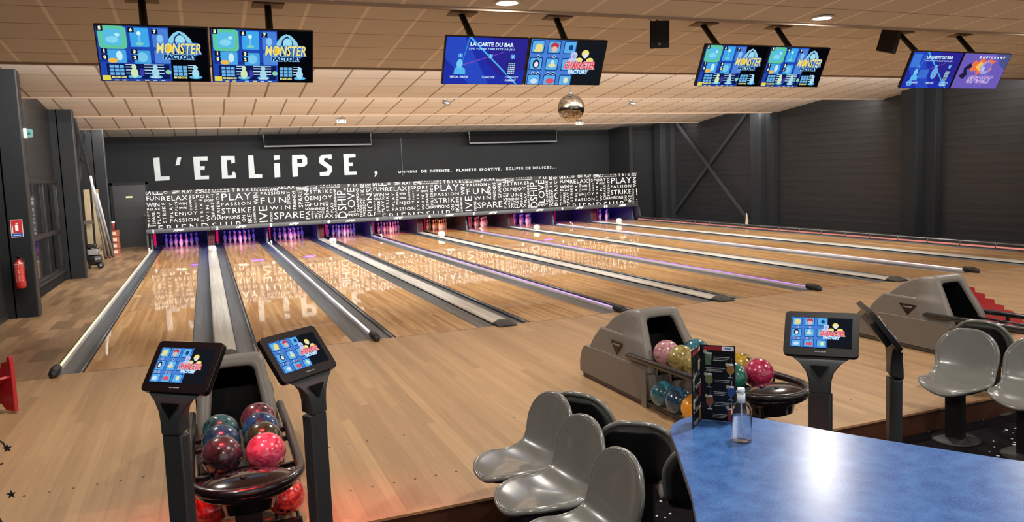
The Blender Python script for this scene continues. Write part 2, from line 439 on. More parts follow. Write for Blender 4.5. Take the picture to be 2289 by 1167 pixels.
# braces
def brace(label, a, b, wd, th, side):
    a, b = Vector(a), Vector(b); m = MB(); d = (b-a).normalized(); nrm = Vector((1, 0, 0)); s = d.cross(nrm)
    vs = []
    for p in (a, b):
        for i, j in ((-1,-1), (1,-1), (1,1), (-1,1)): vs.append(p+s*wd/2*i+nrm*th/2*j)
    m.add(vs, [(0,1,2,3)[::-1], (4,5,6,7), (0,1,5,4), (1,2,6,5), (2,3,7,6), (3,0,4,7)], mat('#303234', .45, metal=.3))
    tag(m.build('diagonal_brace', bevel=.004), label, 'brace', 'wind braces')
brace('steel brace on right wall falling from the back column towards the camera side', (18.25, 16.55, 3.6), (18.25, 12.15, 0.0), .11, .05, 1)
brace('steel brace on right wall rising towards the camera side, crossing the other', (18.38, 17.3, 0.0), (18.38, 12.3, 3.8), .11, .05, 1)
brace('dark steel brace on left wall sloping down towards the door', (-1.2, 12.7, 3.75), (-1.2, 16.1, 1.4), .13, .06, 0)
brace('grey steel brace on left wall sloping down behind the middle column', (-1.32, 15.7, 3.5), (-1.32, 10.7, 0.3), .13, .06, 0)

# door in the back wall
do = MB(); do.box(-1.14, -0.17, 19.555, 19.6, 0.0, 2.02, mat('#1a1b1d', .5, bump=.1))
dr = struct(do.build('door_1', bevel=.004), 'black flush door in the end wall')
f = MB(); f.box(-1.22, -1.14, 19.53, 19.6, 0, 2.1, COLM); f.box(-0.17, -0.10, 19.53, 19.6, 0, 2.1, COLM); f.box(-1.22, -0.10, 19.53, 19.6, 2.02, 2.1, COLM); f.build('door_frame', dr)
f = MB(); f.box(-0.235, -0.195, 19.535, 19.555, 0.86, 1.1, STEEL); f.cyl((-0.215, 19.55, 1.02), (-0.215, 19.49, 1.02), .01, STEEL); f.cyl((-0.215, 19.495, 1.02), (-0.33, 19.495, 1.02), .01, STEEL); f.build('door_handle', dr)
f = MB(); f.box(-0.77, -0.58, 19.548, 19.555, 1.60, 1.655, mat('#c9bf8f', .5)); f.build('door_plate', dr)

# ---------------------------------------------------------------- painted words on the end wall
PW = mat('#9a9e9e', 0.7, var=.06, vscale=5)
LET = {
'l': [(0.12, 2.87), (0.31, 2.88), (0.3, 2.26), (0.57, 2.26), (0.56, 2.13), (0.13, 2.12)],
'apostrophe': [(0.85, 2.87), (0.97, 2.87), (0.9, 2.62), (0.77, 2.61)],
'e': [(1.33, 2.88), (1.78, 2.88), (1.77, 2.74), (1.53, 2.75), (1.52, 2.56), (1.67, 2.56), (1.66, 2.44), (1.52, 2.44), (1.52, 2.24), (1.78, 2.24), (1.77, 2.12), (1.33, 2.12)],
'c': [(2.2, 2.88), (2.63, 2.87), (2.63, 2.65), (2.51, 2.62), (2.51, 2.74), (2.37, 2.74), (2.37, 2.22), (2.51, 2.23), (2.51, 2.33), (2.58, 2.36), (2.63, 2.26), (2.62, 2.12), (2.18, 2.12)],
'l2': [(3.06, 2.88), (3.23, 2.88), (3.24, 2.23), (3.48, 2.23), (3.47, 2.1), (3.04, 2.1)],
'i': [[(3.9, 2.86), (4.09, 2.86), (4.08, 2.71), (3.9, 2.7)], [(3.89, 2.6), (4.08, 2.6), (4.07, 2.11), (3.88, 2.1)]],
'p': [[(4.51, 2.86), (4.92, 2.86), (5.01, 2.74), (5.0, 2.53), (4.89, 2.44), (4.67, 2.43), (4.67, 2.11), (4.48, 2.1), (4.49, 2.57), (4.84, 2.57), (4.85, 2.72), (4.5, 2.72)], [(4.5, 2.72), (4.67, 2.72), (4.67, 2.57), (4.49, 2.57)]],
's': [(5.42, 2.75), (5.52, 2.84), (5.86, 2.85), (5.86, 2.68), (5.74, 2.67), (5.73, 2.72), (5.6, 2.72), (5.58, 2.63), (5.85, 2.42), (5.85, 2.25), (5.72, 2.1), (5.41, 2.1), (5.41, 2.23), (5.65, 2.25), (5.7, 2.34), (5.41, 2.56)],
'e2': [(6.27, 2.85), (6.7, 2.85), (6.7, 2.72), (6.45, 2.71), (6.44, 2.54), (6.59, 2.54), (6.59, 2.42), (6.45, 2.42), (6.45, 2.22), (6.7, 2.22), (6.7, 2.1), (6.27, 2.1)],
'comma': [(7.35, 2.2), (7.44, 2.21), (7.46, 2.12), (7.36, 2.0), (7.33, 2.02), (7.39, 2.11), (7.35, 2.12)]}
sg = thing('wall_lettering', "big white hand painted word L'ECLIPSE and comma on the black end wall", 'lettering', (0, 19.6, 0))
for k_, pl in LET.items():
    mb = MB()
    for pp in (pl if isinstance(pl[0], list) else [pl]): mb.prism(pp, 0.004, PW, Matrix.Translation((0, -.001, 0)) @ XZ)
    mb.build('painted_letter', sg)
sl = thing('wall_lettering', 'small white stencilled slogan about detente, sport and delices on the end wall', 'lettering', (0, 19.6, 0))
for (s_, a, b, z0, z1) in (('UNIVERS', 8.221, 8.933, 2.098, 2.194), ('DE', 9.076, 9.295, 2.09, 2.192), ('DETENTE', 9.41, 10.174, 2.088, 2.189), ('.', 10.225, 10.255, 2.085, 2.11), ('PLANETE', 10.435, 11.229, 2.086, 2.19), ('SPORTIVE', 11.345, 12.188, 2.082, 2.186), ('.', 12.235, 12.265, 2.08, 2.105), ('ECLIPSE', 12.452, 13.155, 2.082, 2.19), ('DE', 13.256, 13.472, 2.078, 2.186), ('DELICES...', 13.569, 14.584, 2.078, 2.186)):
    mb = MB(); put_text(mb, s_, (a, b, z0, z1), PW, xz(0, .003), bold=0.045); mb.build('painted_word', sl)

# rolled projection screens on the end wall
for (x0, x1, z0, lab) in ((3.59, 7.2, 3.19, 'black rolled projection screen above the big painted word'), (10.89, 14.44, 3.16, 'black rolled projection screen above the small stencilled slogan')):
    t = thing('projection_screen', lab, 'projection screen', (0, 19.2, 0), 0, 'projection screens under the ceiling')
    a = MB(); a.box(x0, x1, -.012, .012, z0, 3.56, mat('#0a0a0b', .8, spec=.1)); a.build('screen_fabric', t)
    a = MB(); a.box(x0-.02, x1+.02, -.035, .035, z0-.065, z0, mat('#2d2e30', .4)); a.build('bottom_bar', t, bevel=.008)
    for x in (x0, x1): a = MB(); a.cyl((x, 0, z0), (x, 0, 3.56), .012, mat('#9a9a98', .5)); a.build('side_cord', t)
    a = MB(); a.box(x0-.05, x1+.05, .03, .2, 3.44, 3.56, BLACK); a.build('case', t, bevel=.01)

# ---------------------------------------------------------------- masking panels and number beams over the pins
WORDS = """FUN|0|-0.014|0.335|1.532|1.651;WIN|0|-0.028|0.320|1.333|1.456;RELAX|0|-0.022|0.334|1.232|1.298;RELAX|0|0.383|1.107|1.501|1.640;PLAY|0|0.964|1.247|1.702|1.793;SPORT|0|1.243|1.851|1.537|1.633;FUN CHAMPIONS|0|1.623|2.212|1.686|1.725;SPORT|0|1.579|1.835|1.419|1.484;WIN|0|0.845|1.070|1.354|1.432;SPARE|0|0.852|1.067|1.233|1.288;ENJOY|0|0.728|1.345|1.009|1.141;PASSION|0|0.577|1.359|0.837|0.944;STRIKE|0|2.253|3.019|1.690|1.789;PLAY|0|2.076|2.931|1.433|1.644;PASSION|0|2.053|2.917|1.267|1.366;STRIKE|0|2.047|2.910|1.026|1.187;CHAMPIONS|0|1.727|2.568|0.848|0.955;PASSION|0|3.224|3.939|1.553|1.641;FUN|0|3.209|3.974|1.277|1.466;WIN|0|3.475|4.081|1.070|1.190;SPARE|0|3.583|4.501|0.771|0.980;WIN|0|3.505|3.730|1.671|1.752;FRIENDS|0|3.045|3.485|1.671|1.731;ENJOY|0|3.050|3.452|1.742|1.819;RELAX|0|3.754|4.268|1.721|1.818;STRIKE|0|4.715|5.431|1.531|1.642;ENJOY|0|4.710|5.410|1.289|1.450;FUN|0|4.706|5.149|1.129|1.235;FRIENDS|0|4.716|5.148|0.995|1.074;LOVE|0|4.838|5.133|0.875|0.956;RELAX|0|4.838|5.415|0.724|0.842;FUN FRIENDSHIP|0|5.064|5.679|1.691|1.730;ENJOY|0|5.875|6.253|0.721|0.829;FUN|0|5.943|6.451|1.703|1.781;LOVE|0|6.505|6.739|1.689|1.762;SPORT|0|6.509|6.735|1.635|1.671;PASSION|0|1.627|2.217|1.754|1.802;FRIENDSHIP|0|0.244|2.574|0.566|0.764;PASSION|0|5.069|5.664|1.763|1.811;ENJOY|1|-0.034|0.033|0.810|1.207;SPARE|1|0.094|0.179|0.814|1.192;PLAY|1|0.230|0.315|0.813|1.185;STRIKE|1|0.384|0.479|0.835|1.448;PLAY|1|0.588|0.674|0.994|1.424;FUN|1|0.742|0.811|1.193|1.452;CHAMPIONS|1|1.152|1.212|1.173|1.653;ENJOY|1|1.295|1.357|1.185|1.486;STRIKE|1|1.441|1.512|0.813|1.506;WIN|1|1.601|1.690|0.822|1.305;SPARE|1|1.752|1.837|0.968|1.391;FRIENDS|1|1.916|2.005|0.979|1.656;ON|1|2.629|2.724|0.743|0.950;IKE|1|2.783|2.908|0.711|0.972;CHAMPIONS|1|2.967|3.034|0.674|1.208;WIN|1|3.002|3.139|1.269|1.635;IVE|1|3.137|3.386|0.702|1.211;PIONS|1|3.456|3.535|0.697|1.018;SPORT|1|4.010|4.098|1.224|1.634;FRIENDS|1|4.177|4.273|1.056|1.642;SPARE|1|4.352|4.483|1.108|1.633;PASSION|1|4.550|4.682|0.724|1.648;WIN|1|4.727|4.797|0.725|0.960;SPARE|1|5.201|5.284|0.842|1.251;PLAY|1|5.349|5.436|0.891|1.220;RELAX FRIENDSHIP|1|5.472|5.543|0.706|1.653;DSHIP|1|5.574|5.852|0.698|1.591;SPARE|1|5.796|5.863|1.595|1.662;LOVE|1|5.904|6.138|0.862|1.669;CHAMPIONS|1|6.191|6.277|0.871|1.636;FRIENDSHIP|1|6.296|6.362|0.701|1.323;PASSION|1|6.389|6.474|0.716|1.237;LIKE|1|6.349|6.451|1.276|1.740;PIONS|1|6.526|6.724|0.709|1.617;S|1|-0.027|0.108|1.682|1.796;FF|1|0.160|0.432|1.696|1.894;OFF|1|0.460|0.563|1.713|1.889;WF|1|0.698|0.905|1.703|1.818;SR|1|1.342|1.606|1.686|1.808;LIK|1|4.304|4.690|1.658|1.769;T|1|-0.043|0.178|0.722|0.806;SU|1|4.723|4.965|1.660|1.782"""
YM = 17.0
PANEL = mat('#111112', 0.32, spec=.4); PTXT = mat('#cfcfcd', 0.5)
for j, (xa, xb) in enumerate(((-0.085, 6.70), (6.70, 13.44), (13.44, 16.74))):
    off = j*6.78
    t = thing('masking_panel', ('black word panel over lanes 1 to 4', 'black word panel over lanes 5 to 8', 'short black word panel over lanes 9 and 10')[j]+', white words on it', 'masking panel', (0, YM, 0), 0, 'word panels over the pins')
    a = MB(); a.box(xa+.003, xb-.003, 0, .03, .67, 1.80, PANEL); a.build('board', t, bevel=.003)
    a = MB()
    for ln in WORDS.split(';'):
        s_, r_, x0, x1, z0, z1 = ln.split('|'); x0, x1, z0, z1 = float(x0)+off, float(x1)+off, float(z0), float(z1)
        if x0 > xb: continue
        put_text(a, s_, (x0, x1, z0, z1), PTXT, Matrix.Translation((0, -.003, 0)) @ XZ, rot=int(r_), bold=-0.008)
    me = bpy.data.meshes.new('lettering'); me.from_pydata(a.v, [], a.f); me.materials.append(PTXT)
    bm = bmesh.new(); bm.from_mesh(me)
    for co, no in (((0,0,.675), (0,0,-1)), ((0,0,1.795), (0,0,1)), ((xa,0,0), (-1,0,0)), ((xb-.005,0,0), (1,0,0))):
        bmesh.ops.bisect_plane(bm, geom=bm.verts[:]+bm.edges[:]+bm.faces[:], plane_co=co, plane_no=no, clear_outer=True)
    bm.to_mesh(me); bm.free()
    o = bpy.data.objects.new('lettering', me); C.objects.link(o); o.parent = t
BEAM = mat('#25272a', 0.4); LOGO = mat('#e9e9e6', .5)
cut = [-0.1]+[lane_x(2*k)[1]+G_+W_/2 for k in range(5)]+[16.74]
names = ['over lane 1', 'over lanes 2 and 3', 'over lanes 4 and 5', 'over lanes 6 and 7', 'over lanes 8 and 9', 'over lane 10']
own = [[0], [1, 2], [3, 4], [5, 6], [7, 8], [9]]
for j in range(6):
    t = thing('number_beam', 'dark grey beam with white lane number and AMF logo, '+names[j], 'beam', (0, YM, 0), 0, 'number beams over the pins')
    a = MB()
    x0, x1 = cut[j]+.004, cut[j+1]-.004
    prof = [(-.05, .655), (-.04, .668), (.10, .668), (.10, .53), (-.03, .525), (-.045, .535)]     # (y,z)
    n = len(prof); vs = [(x0, p[0], p[1]) for p in prof]+[(x1, p[0], p[1]) for p in prof]
    a.add(vs, [tuple(range(n)), tuple(range(n, 2*n))[::-1]]+[(i, (i+1) % n, (i+1) % n+n, i+n) for i in range(n)], BEAM)
    a.build('beam', t, bevel=.004)
    Mt = Matrix.Translation((0, -.0525, .597)) @ XZ
    for i in own[j]:
        xc = sum(lane_x(i))/2; a = MB()
        wn = .036 if i == 0 else (.15 if i == 9 else .075)
        put_text(a, str(i+1), (xc-.70-wn/2, xc-.70+wn/2, -.052, .052), LOGO, Mt, bold=.06); a.build('lane_number', t)
        a = MB()
        put_text(a, 'A', (xc-.15, xc-.055, -.035, .03), LOGO, Mt, bold=.05, shear=.3)
        put_text(a, 'M', (xc-.06, xc+.06, -.035, .03), LOGO, Mt, bold=.05, shear=0)
        put_text(a, 'F', (xc+.06, xc+.14, -.035, .03), LOGO, Mt, bold=.05, shear=.3)
        a.poly([(xc-.03, .036), (xc+.03, .036), (xc, .018)], LOGO, Mt); a.poly([(xc-.055, .036), (xc-.035, .036), (xc-.012, .018)], LOGO, Mt); a.poly([(xc+.035, .036), (xc+.055, .036), (xc+.012, .018)], LOGO, Mt)
        a.build('logo', t)

# ---------------------------------------------------------------- lanes
PIT = {0: ('#5a2cff', '#2c1cff'), 1: ('#6a2cff', '#2c1cff'), 2: ('#7a38ff', '#2c1cff'), 3: ('#8a50ff', '#2c1cff'), 4: ('#ff5a9a', '#3020d0'), 5: ('#ff7a3a', '#301040'),
       6: ('#ff5a86', '#401050'), 7: ('#b04cf0', '#2c1cff'), 8: ('#c02cc0', '#2c1cff'), 9: ('#6a30ff', '#2c1cff')}
M_DECK = mat('#b89a80', 0.25, coat=.6); M_BLK = mat('#08080a', .5)
def gutter(mb, xa, xb, y0, y1):
    n = 8; vs = []; 
    for i in range(n+1):
        t = i/n; x = xa+(xb-xa)*t; z = -0.004-0.045*math.sin(PI*t)**0.8
        vs += [(x, y0, z), (x, y1, z)]
    mb.add(vs, [(2*i, 2*i+2, 2*i+3, 2*i+1) for i in range(n)], M_GUTTER, True)
names_l = ['first', 'second', 'third', 'fourth', 'fifth', 'sixth', 'seventh', 'eighth', 'ninth', 'tenth']
for i in range(10):
    x0, x1 = lane_x(i); xc = (x0+x1)/2; h = L_/2
    t = thing('bowling_lane', 'glossy maple bowling lane number %d, %s from the left' % (i+1, names_l[i]), 'bowling lane', (xc, 0, 0), 0, 'bowling lanes')
    a = MB(); a.box(-h, h, 0.0, 17.95, -0.12, 0, M_LANE)
    for k in range(-3, 4):
        x = k*0.139; y = 4.86-abs(k)*.165
        a.add([(x-.012, y-.06, .0008), (x+.012, y-.06, .0008), (x, y+.06, .0008)], [(0,1,2)], mat('#2a1608', .5))
    a.build('lane_surface', t)
    a = MB(); a.box(-h, h, 17.95, 19.2, -0.12, 0.0, M_DECK); a.build('pin_deck', t)
    for s_ in (-1, 1):
        a = MB(); gutter(a, *sorted((s_*h, s_*(h+G_))), 0.0, 19.1)
        a.box(*sorted((s_*h, s_*(h+.008))), 0.3, 19.0, -.05, -.002, M_BLK)
        a.build('gutter', t)
    a = MB(); a.tube([(-h-.035, .02, -.012), (-h-.035, .55, -.012)], .016, mat('#8b8d90', .3, metal=.5), 8); a.tube([(-h-.035, .58, -.012), (-h-.035, 17.6, -.012)], .016, mat('#6c6e72', .35, metal=.4), 8)
    a.box(-h-.022, -h-.001, 0.05, 17.9, -.03, .0012, M_BLK); a.build('bumper_rail', t)

# dividers between the lanes
TUBE = {0: '#fff0c0', 1: '#fdf4ff', 2: '#e9b4ff', 3: '#e39cff', 4: '#ffe4f8'}
TST = {0: 1.3, 1: 1.5, 2: 1.1, 3: 1.0, 4: 1.3}
lab = {0: 'narrow divider left of lane 1 with a warm lit strip', 1: 'narrow divider between lanes 2 and 3 with a white lit strip', 2: 'narrow divider between lanes 4 and 5 with a violet lit strip', 3: 'narrow divider between lanes 6 and 7 with a violet lit strip', 4: 'narrow divider between lanes 8 and 9 with a pinkish lit strip'}
GREYP = mat('#b4b1b4', .35); CAPB = mat('#232324', .45, bump=.2)
for k in range(5):
    t = thing('lane_divider', lab[k], 'lane divider', (k*PER, 0, 0), 0, 'narrow lit lane dividers')
    a = MB(); r = [(-.034, -.17), (-.034, .012), (-.022, .034), (.022, .034), (.034, .012), (.034, -.17)]
    n = len(r); vs = [(p[0], .12, p[1]) for p in r]+[(p[0], 17.3, p[1]) for p in r]
    a.add(vs, [(i, (i+1) % n, (i+1) % n+n, i+n) for i in range(n)]+[tuple(range(n))], GREYP); a.build('rail', t)
    a = MB(); a.tube([(.004, .1, .036), (.004, 17.2, .036)], .0125, emis(TUBE[k], TST[k]), 10); a.build('light_strip', t)
    a = MB(); a.tube([(0, -.14, .0), (0, -.11, .035), (0, .0, .048), (0, .14, .046)], [.02, .045, .052, .048], CAPB, 14); a.build('end_cap', t)
    a = MB(); a.tube([(0, 15.9, .045), (0, 15.9, .11), (0, 16.02, .13)], .018, mat('#c9c9cc', .3, metal=.4), 8); a.sphere((0, 16.05, .13), .035, WHITE, 10); a.build('bumper_hinge', t)
for k in range(5):
    xa = lane_x(2*k)[1]+G_; xc = xa+W_/2; h = W_/2-.006
    t = thing('lane_divider', 'wide off white divider board between lanes %d and %d' % (2*k+1, 2*k+2), 'lane divider', (xc, 0, 0), 0, 'wide lane divider boards')
    a = MB(); r = [(-h, -.17), (-h, .006), (-h+.02, .03), (-h*.4, .042), (h*.4, .042), (h-.02, .03), (h, .006), (h, -.17)]
    n = len(r); vs = [(p[0], .05, p[1]) for p in r]+[(p[0], 17.5, p[1]) for p in r]
    a.add(vs, [(i, (i+1) % n, (i+1) % n+n, i+n) for i in range(n)]+[tuple(range(n))], M_CAP); a.build('cap_board', t)
    a = MB(); a.box(-h-.004, -h+.006, .05, 17.5, -.05, .014, BLACK); a.box(h-.006, h+.004, .05, 17.5, -.05, .014, BLACK); a.build('edge_strip', t)
    a = MB(); r = [(-h-.01, -.02), (-h-.005, .03), (-h*.5, .062), (h*.5, .062), (h+.005, .03), (h+.01, -.02)]; r2 = [(p[0]*.96, p[1]*.35) for p in r]
    vs = [(p[0], .10, p[1]) for p in r]+[(p[0], -.02, p[1]) for p in r]+[(p[0], -.13, max(0, p[1])) for p in r2]; n = len(r)
    a.add(vs, [tuple(range(n))[::-1], tuple(range(2*n, 3*n))]+[(q*n+i, q*n+(i+1) % n, (q+1)*n+(i+1) % n, (q+1)*n+i) for q in (0, 1) for i in range(n)], CAPB); a.build('end_cap', t, bevel=.006)
    # white ball detector housing on the divider
    yy = (14.85, 14.95, 14.9, 15.15, 15.6)[k]
    t = thing('ball_detector', 'white faceted ball detector housing on the divider between lanes %d and %d' % (2*k+1, 2*k+2), 'sensor', (xc, yy, .0425), 0, 'white detectors on the dividers')
    a = MB(); a.lathe([(.09, 0), (.115, .03), (.115, .10), (.085, .15), (.04, .165)], WHITE, 8, smooth=False); a.build('housing', t, bevel=.006)
    a = MB(); a.tube([(0, -.02, .07), (0, -.13, .075), (0, -.16, .06)], [.06, .05, .02], mat('#e9e7e0', .4), 8); a.build('snout', t)
    a = MB(); a.cyl((0, -.157, .068), (0, -.168, .066), .014, BLACK, n=8); a.build('eye', t)

# bumper railing right of lane 10
xr = 16.9
t = thing('bumper_railing', 'low bumper railing with short posts and a pink lit tube right of lane 10', 'railing', (xr, 0, 0))
a = MB(); a.box(-.05, .25, -.1, 17.4, -.17, -.01, mat('#3a3634', .6)); a.build('base', t)
a = MB(); a.tube([(-.01, -.1, .115), (-.01, 17.4, .115)], .017, mat('#7c7a78', .35, metal=.5), 8); a.build('top_rail', t)
a = MB(); a.tube([(.03, -.1, .03), (.03, 17.3, .03)], .018, emis('#ff9c8c', .75), 8); a.build('light_tube', t)
for k in range(20):
    a = MB(); y = 0.45+k*.86; a.tube([(-.055, y, -.01), (-.03, y, .06), (-.01, y, .115)], .013, mat('#55524f', .4), 6); a.build('post', t)

# kickbacks, pits and lights inside them
KICK = mat('#4a4b55', .5); 
def kick(x0, x1, label):
    t = thing('kickback', label, 'partition', ((x0+x1)/2, 0, 0), 0, 'partitions between the pin decks'); h = (x1-x0)/2
    prof = [(17.55, -.02), (17.62, .30), (17.75, .66), (19.3, .66), (19.3, -.12), (17.6, -.12)]
    a = MB(); n = len(prof); vs = [(-h, p[0], p[1]) for p in prof]+[(h, p[0], p[1]) for p in prof]
    a.add(vs, [tuple(range(n)), tuple(range(n, 2*n))[::-1]]+[(i, (i+1) % n, (i+1) % n+n, i+n) for i in range(n)], KICK); a.build('side_panel', t)
    if h > .08:
        a = MB()
        for q in range(4): a.tube([(-h+.03+q*h*.5, 17.52, .02), (-h+.05+q*h*.5, 17.60, .35), (-h+.03+q*h*.5, 17.7, .62)], .014, mat('#6e1a16', .4), 6)
        a.build('red_hoses', t)
    return t
for k in range(5):
    xa = lane_x(2*k)[1]+G_
    kick(xa+.03, xa+W_-.03, 'thick partition between the pins of lanes %d and %d' % (2*k+1, 2*k+2))
for k in range(6):
    kick(k*PER-.03, k*PER+.03, 'thin partition between the pins of lanes %d and %d' % (2*k, 2*k+1) if 0 < k < 5 else ('thin partition left of the pins of lane 1' if k == 0 else 'thin partition right of the pins of lane 10'))
m = MB(); m.box(-.05, 16.9, 19.3, 19.34, -.15, .9, mat('#20222c', .6)); tag(m.build('pit_curtain'), 'dark blue cushion curtain closing the pits behind the pins', 'curtain')
m = MB(); m.box(-.05, 16.9, 17.16, 19.3, .78, .80, BLACK); tag(m.build('machine_hood'), 'black underside of the pinsetters above the pins', 'machine cover')
m = MB(); m.box(-.11, -.06, 17.05, 17.12, -.0, .67, mat('#3a3a3c', .4)); tag(m.build('support_post', bevel=.004), 'thin grey post under the left end of the number beams', 'post')
m = MB()
vs = []; n = 8
for i in range(n+1):
    t_ = i/n*PI/2; vs += [(16.78+.15*math.sin(t_), 17.1, .60-.5*(1-math.cos(t_))), (16.78+.15*math.sin(t_), 17.85, .60-.5*(1-math.cos(t_)))]
tag(thing('deflector', 'dark curved deflector plate right of lane 10 below the word panel', 'deflector plate'), 'dark curved deflector plate right of lane 10 below the word panel', 'deflector plate')
dfl = [o for o in C.objects if o.name == 'deflector'][0]
m.add(vs, [(2*i, 2*i+2, 2*i+3, 2*i+1) for i in range(n)], mat('#2c2d30', .3), True); m.build('plate', dfl, solid=.01)
for i in range(10):
    x0, x1 = lane_x(i); xc = (x0+x1)/2; c1, c2 = PIT[i]
    area_light('pin_light', (xc, 17.55, .70), (0, .75, -.6), .9, .05, 5.5 if i != 8 else 5, lin(c1)[:3])
    area_light('deck_light', (xc, 17.75, .66), (0, .45, -.9), 0.55, .04, 2.6 if i not in (8, 9) else 1.5, lin('#ff2a6a' if i != 5 else '#ff5020')[:3], 90)
    area_light('pit_light', (xc, 18.9, .76), (0, .25, -1), 1.1, .1, 5.0 if i not in (5, 6) else 1.5, lin(c2)[:3])
    if i < 4 or i > 6: area_light('uv_glow', (xc+.45, 17.3, .52), (.05, -.25, -1), .4, .04, 1.6, lin('#4a2cff')[:3])
    t = thing('tube_lamp', 'short pink tube lamp at the pin opening of lane %d' % (i+1), 'lamp', (x0-.18, 17.62, 0), 0, 'pink tube lamps by the pins')
    a = MB(); a.cyl((0, 0, .12), (0, 0, .60), .035 if i < 2 else .02, emis('#e0185a', .8 if i < 4 else .4), n=10); a.build('tube', t)
    a = MB(); a.cyl((0, 0, .0), (0, 0, .12), .038 if i < 2 else .024, BLACK, n=10); a.build('socket', t)

# pins
PIN = mat('#e9e4dc', .25, coat=.8); RED = mat('#b0141e', .3)
def pin_mesh():
    a = MB(); pr = [(.0255, 0), (.029, .008), (.0415, .055), (.0535, .095), (.0605, .118), (.0605, .126), (.056, .16), (.045, .2), (.032, .235), (.0235, .262), (.0225, .28), (.0238, .30), (.0288, .325), (.0325, .345), (.0315, .360), (.0235, .374), (.009, .381)]
    a.lathe(pr, PIN, 16)
    return a
p0 = pin_mesh().build('bowling_pin')
st = MB(); st.lathe([(.0262, .254), (.0245, .262), (.0242, .268)], RED, 16); st.lathe([(.0238, .276), (.0238, .29)], RED, 16)
s0 = st.build('neck_stripe', p0)
first = True
for i in range(10):
    if i == 8: continue
    xc = sum(lane_x(i))/2
    pos = [(0, 0, 'head bowling pin')]
    for r_ in range(1, 4):
        for c_ in range(r_+1):
            nm = {1: ('left', 'right'), 2: ('left', 'middle', 'right'), 3: ('far left', 'inner left', 'inner right', 'far right')}[r_][c_]
            pos.append(((c_-r_/2)*.3048, r_*.264, nm+' bowling pin of the '+('second row', 'third row', 'back row')[r_-1]))
    for (x, y, nm) in pos:
        o = p0 if first else copy_tree(p0); first = False
        o.location = (xc+x, 18.29+y, 0)
        tag(o, '%s, %s lane from the left' % (nm, names_l[i]), 'bowling pin', 'bowling pins on lane %d' % (i+1))
# ---------------------------------------------------------------- pictures shown on screens (flat graphics that belong to each screen)
class Pic:
    """screen graphics in units of 16 x 9, laid in front of a panel of width wd"""
    def __init__(s, wd, M, bright=1.0):
        s.k = wd/16; s.M = M; s.mb = MB(); s.z = 0.0012; s.b = bright
    def T(s, x, y): return ((x-8)*s.k, (y-4.5)*s.k)
    def up(s): s.z += 0.0004
    def add(s, pts, h):
        s.mb.poly([s.T(*p) for p in pts], emis(h, s.b), s.M @ Matrix.Translation((0, 0, s.z)))
    def rect(s, x0, x1, y0, y1, h): s.add([(x0, y0), (x1, y0), (x1, y1), (x0, y1)], h)
    def rr(s, x0, x1, y0, y1, h, r=.2):
        q = []
        for cx, cy, a0 in ((x1-r, y0+r, -90), (x1-r, y1-r, 0), (x0+r, y1-r, 90), (x0+r, y0+r, 180)):
            for t in range(4): a = math.radians(a0+t*30); q.append((cx+r*math.cos(a), cy+r*math.sin(a)))
        s.add(q, h)
    def ell(s, cx, cy, rx, ry, h, n=16): s.add([(cx+rx*math.cos(2*PI*t/n), cy+ry*math.sin(2*PI*t/n)) for t in range(n)], h)
    def text(s, t, x0, x1, y0, y1, h, bold=0.03, shear=0.0, out=None, ob=.12):
        a = s.T(x0, y0); b = s.T(x1, y1); bx = (a[0], b[0], a[1], b[1])
        if out:
            g = .045*(y1-y0)*s.k*1.4
            put_text(s.mb, t, (bx[0]-g, bx[1]+g, bx[2]-g, bx[3]+g), emis(out, s.b), s.M, bold=ob, shear=shear, lift=s.z); s.up()
        put_text(s.mb, t, bx, emis(h, s.b), s.M, bold=bold, shear=shear, lift=s.z)
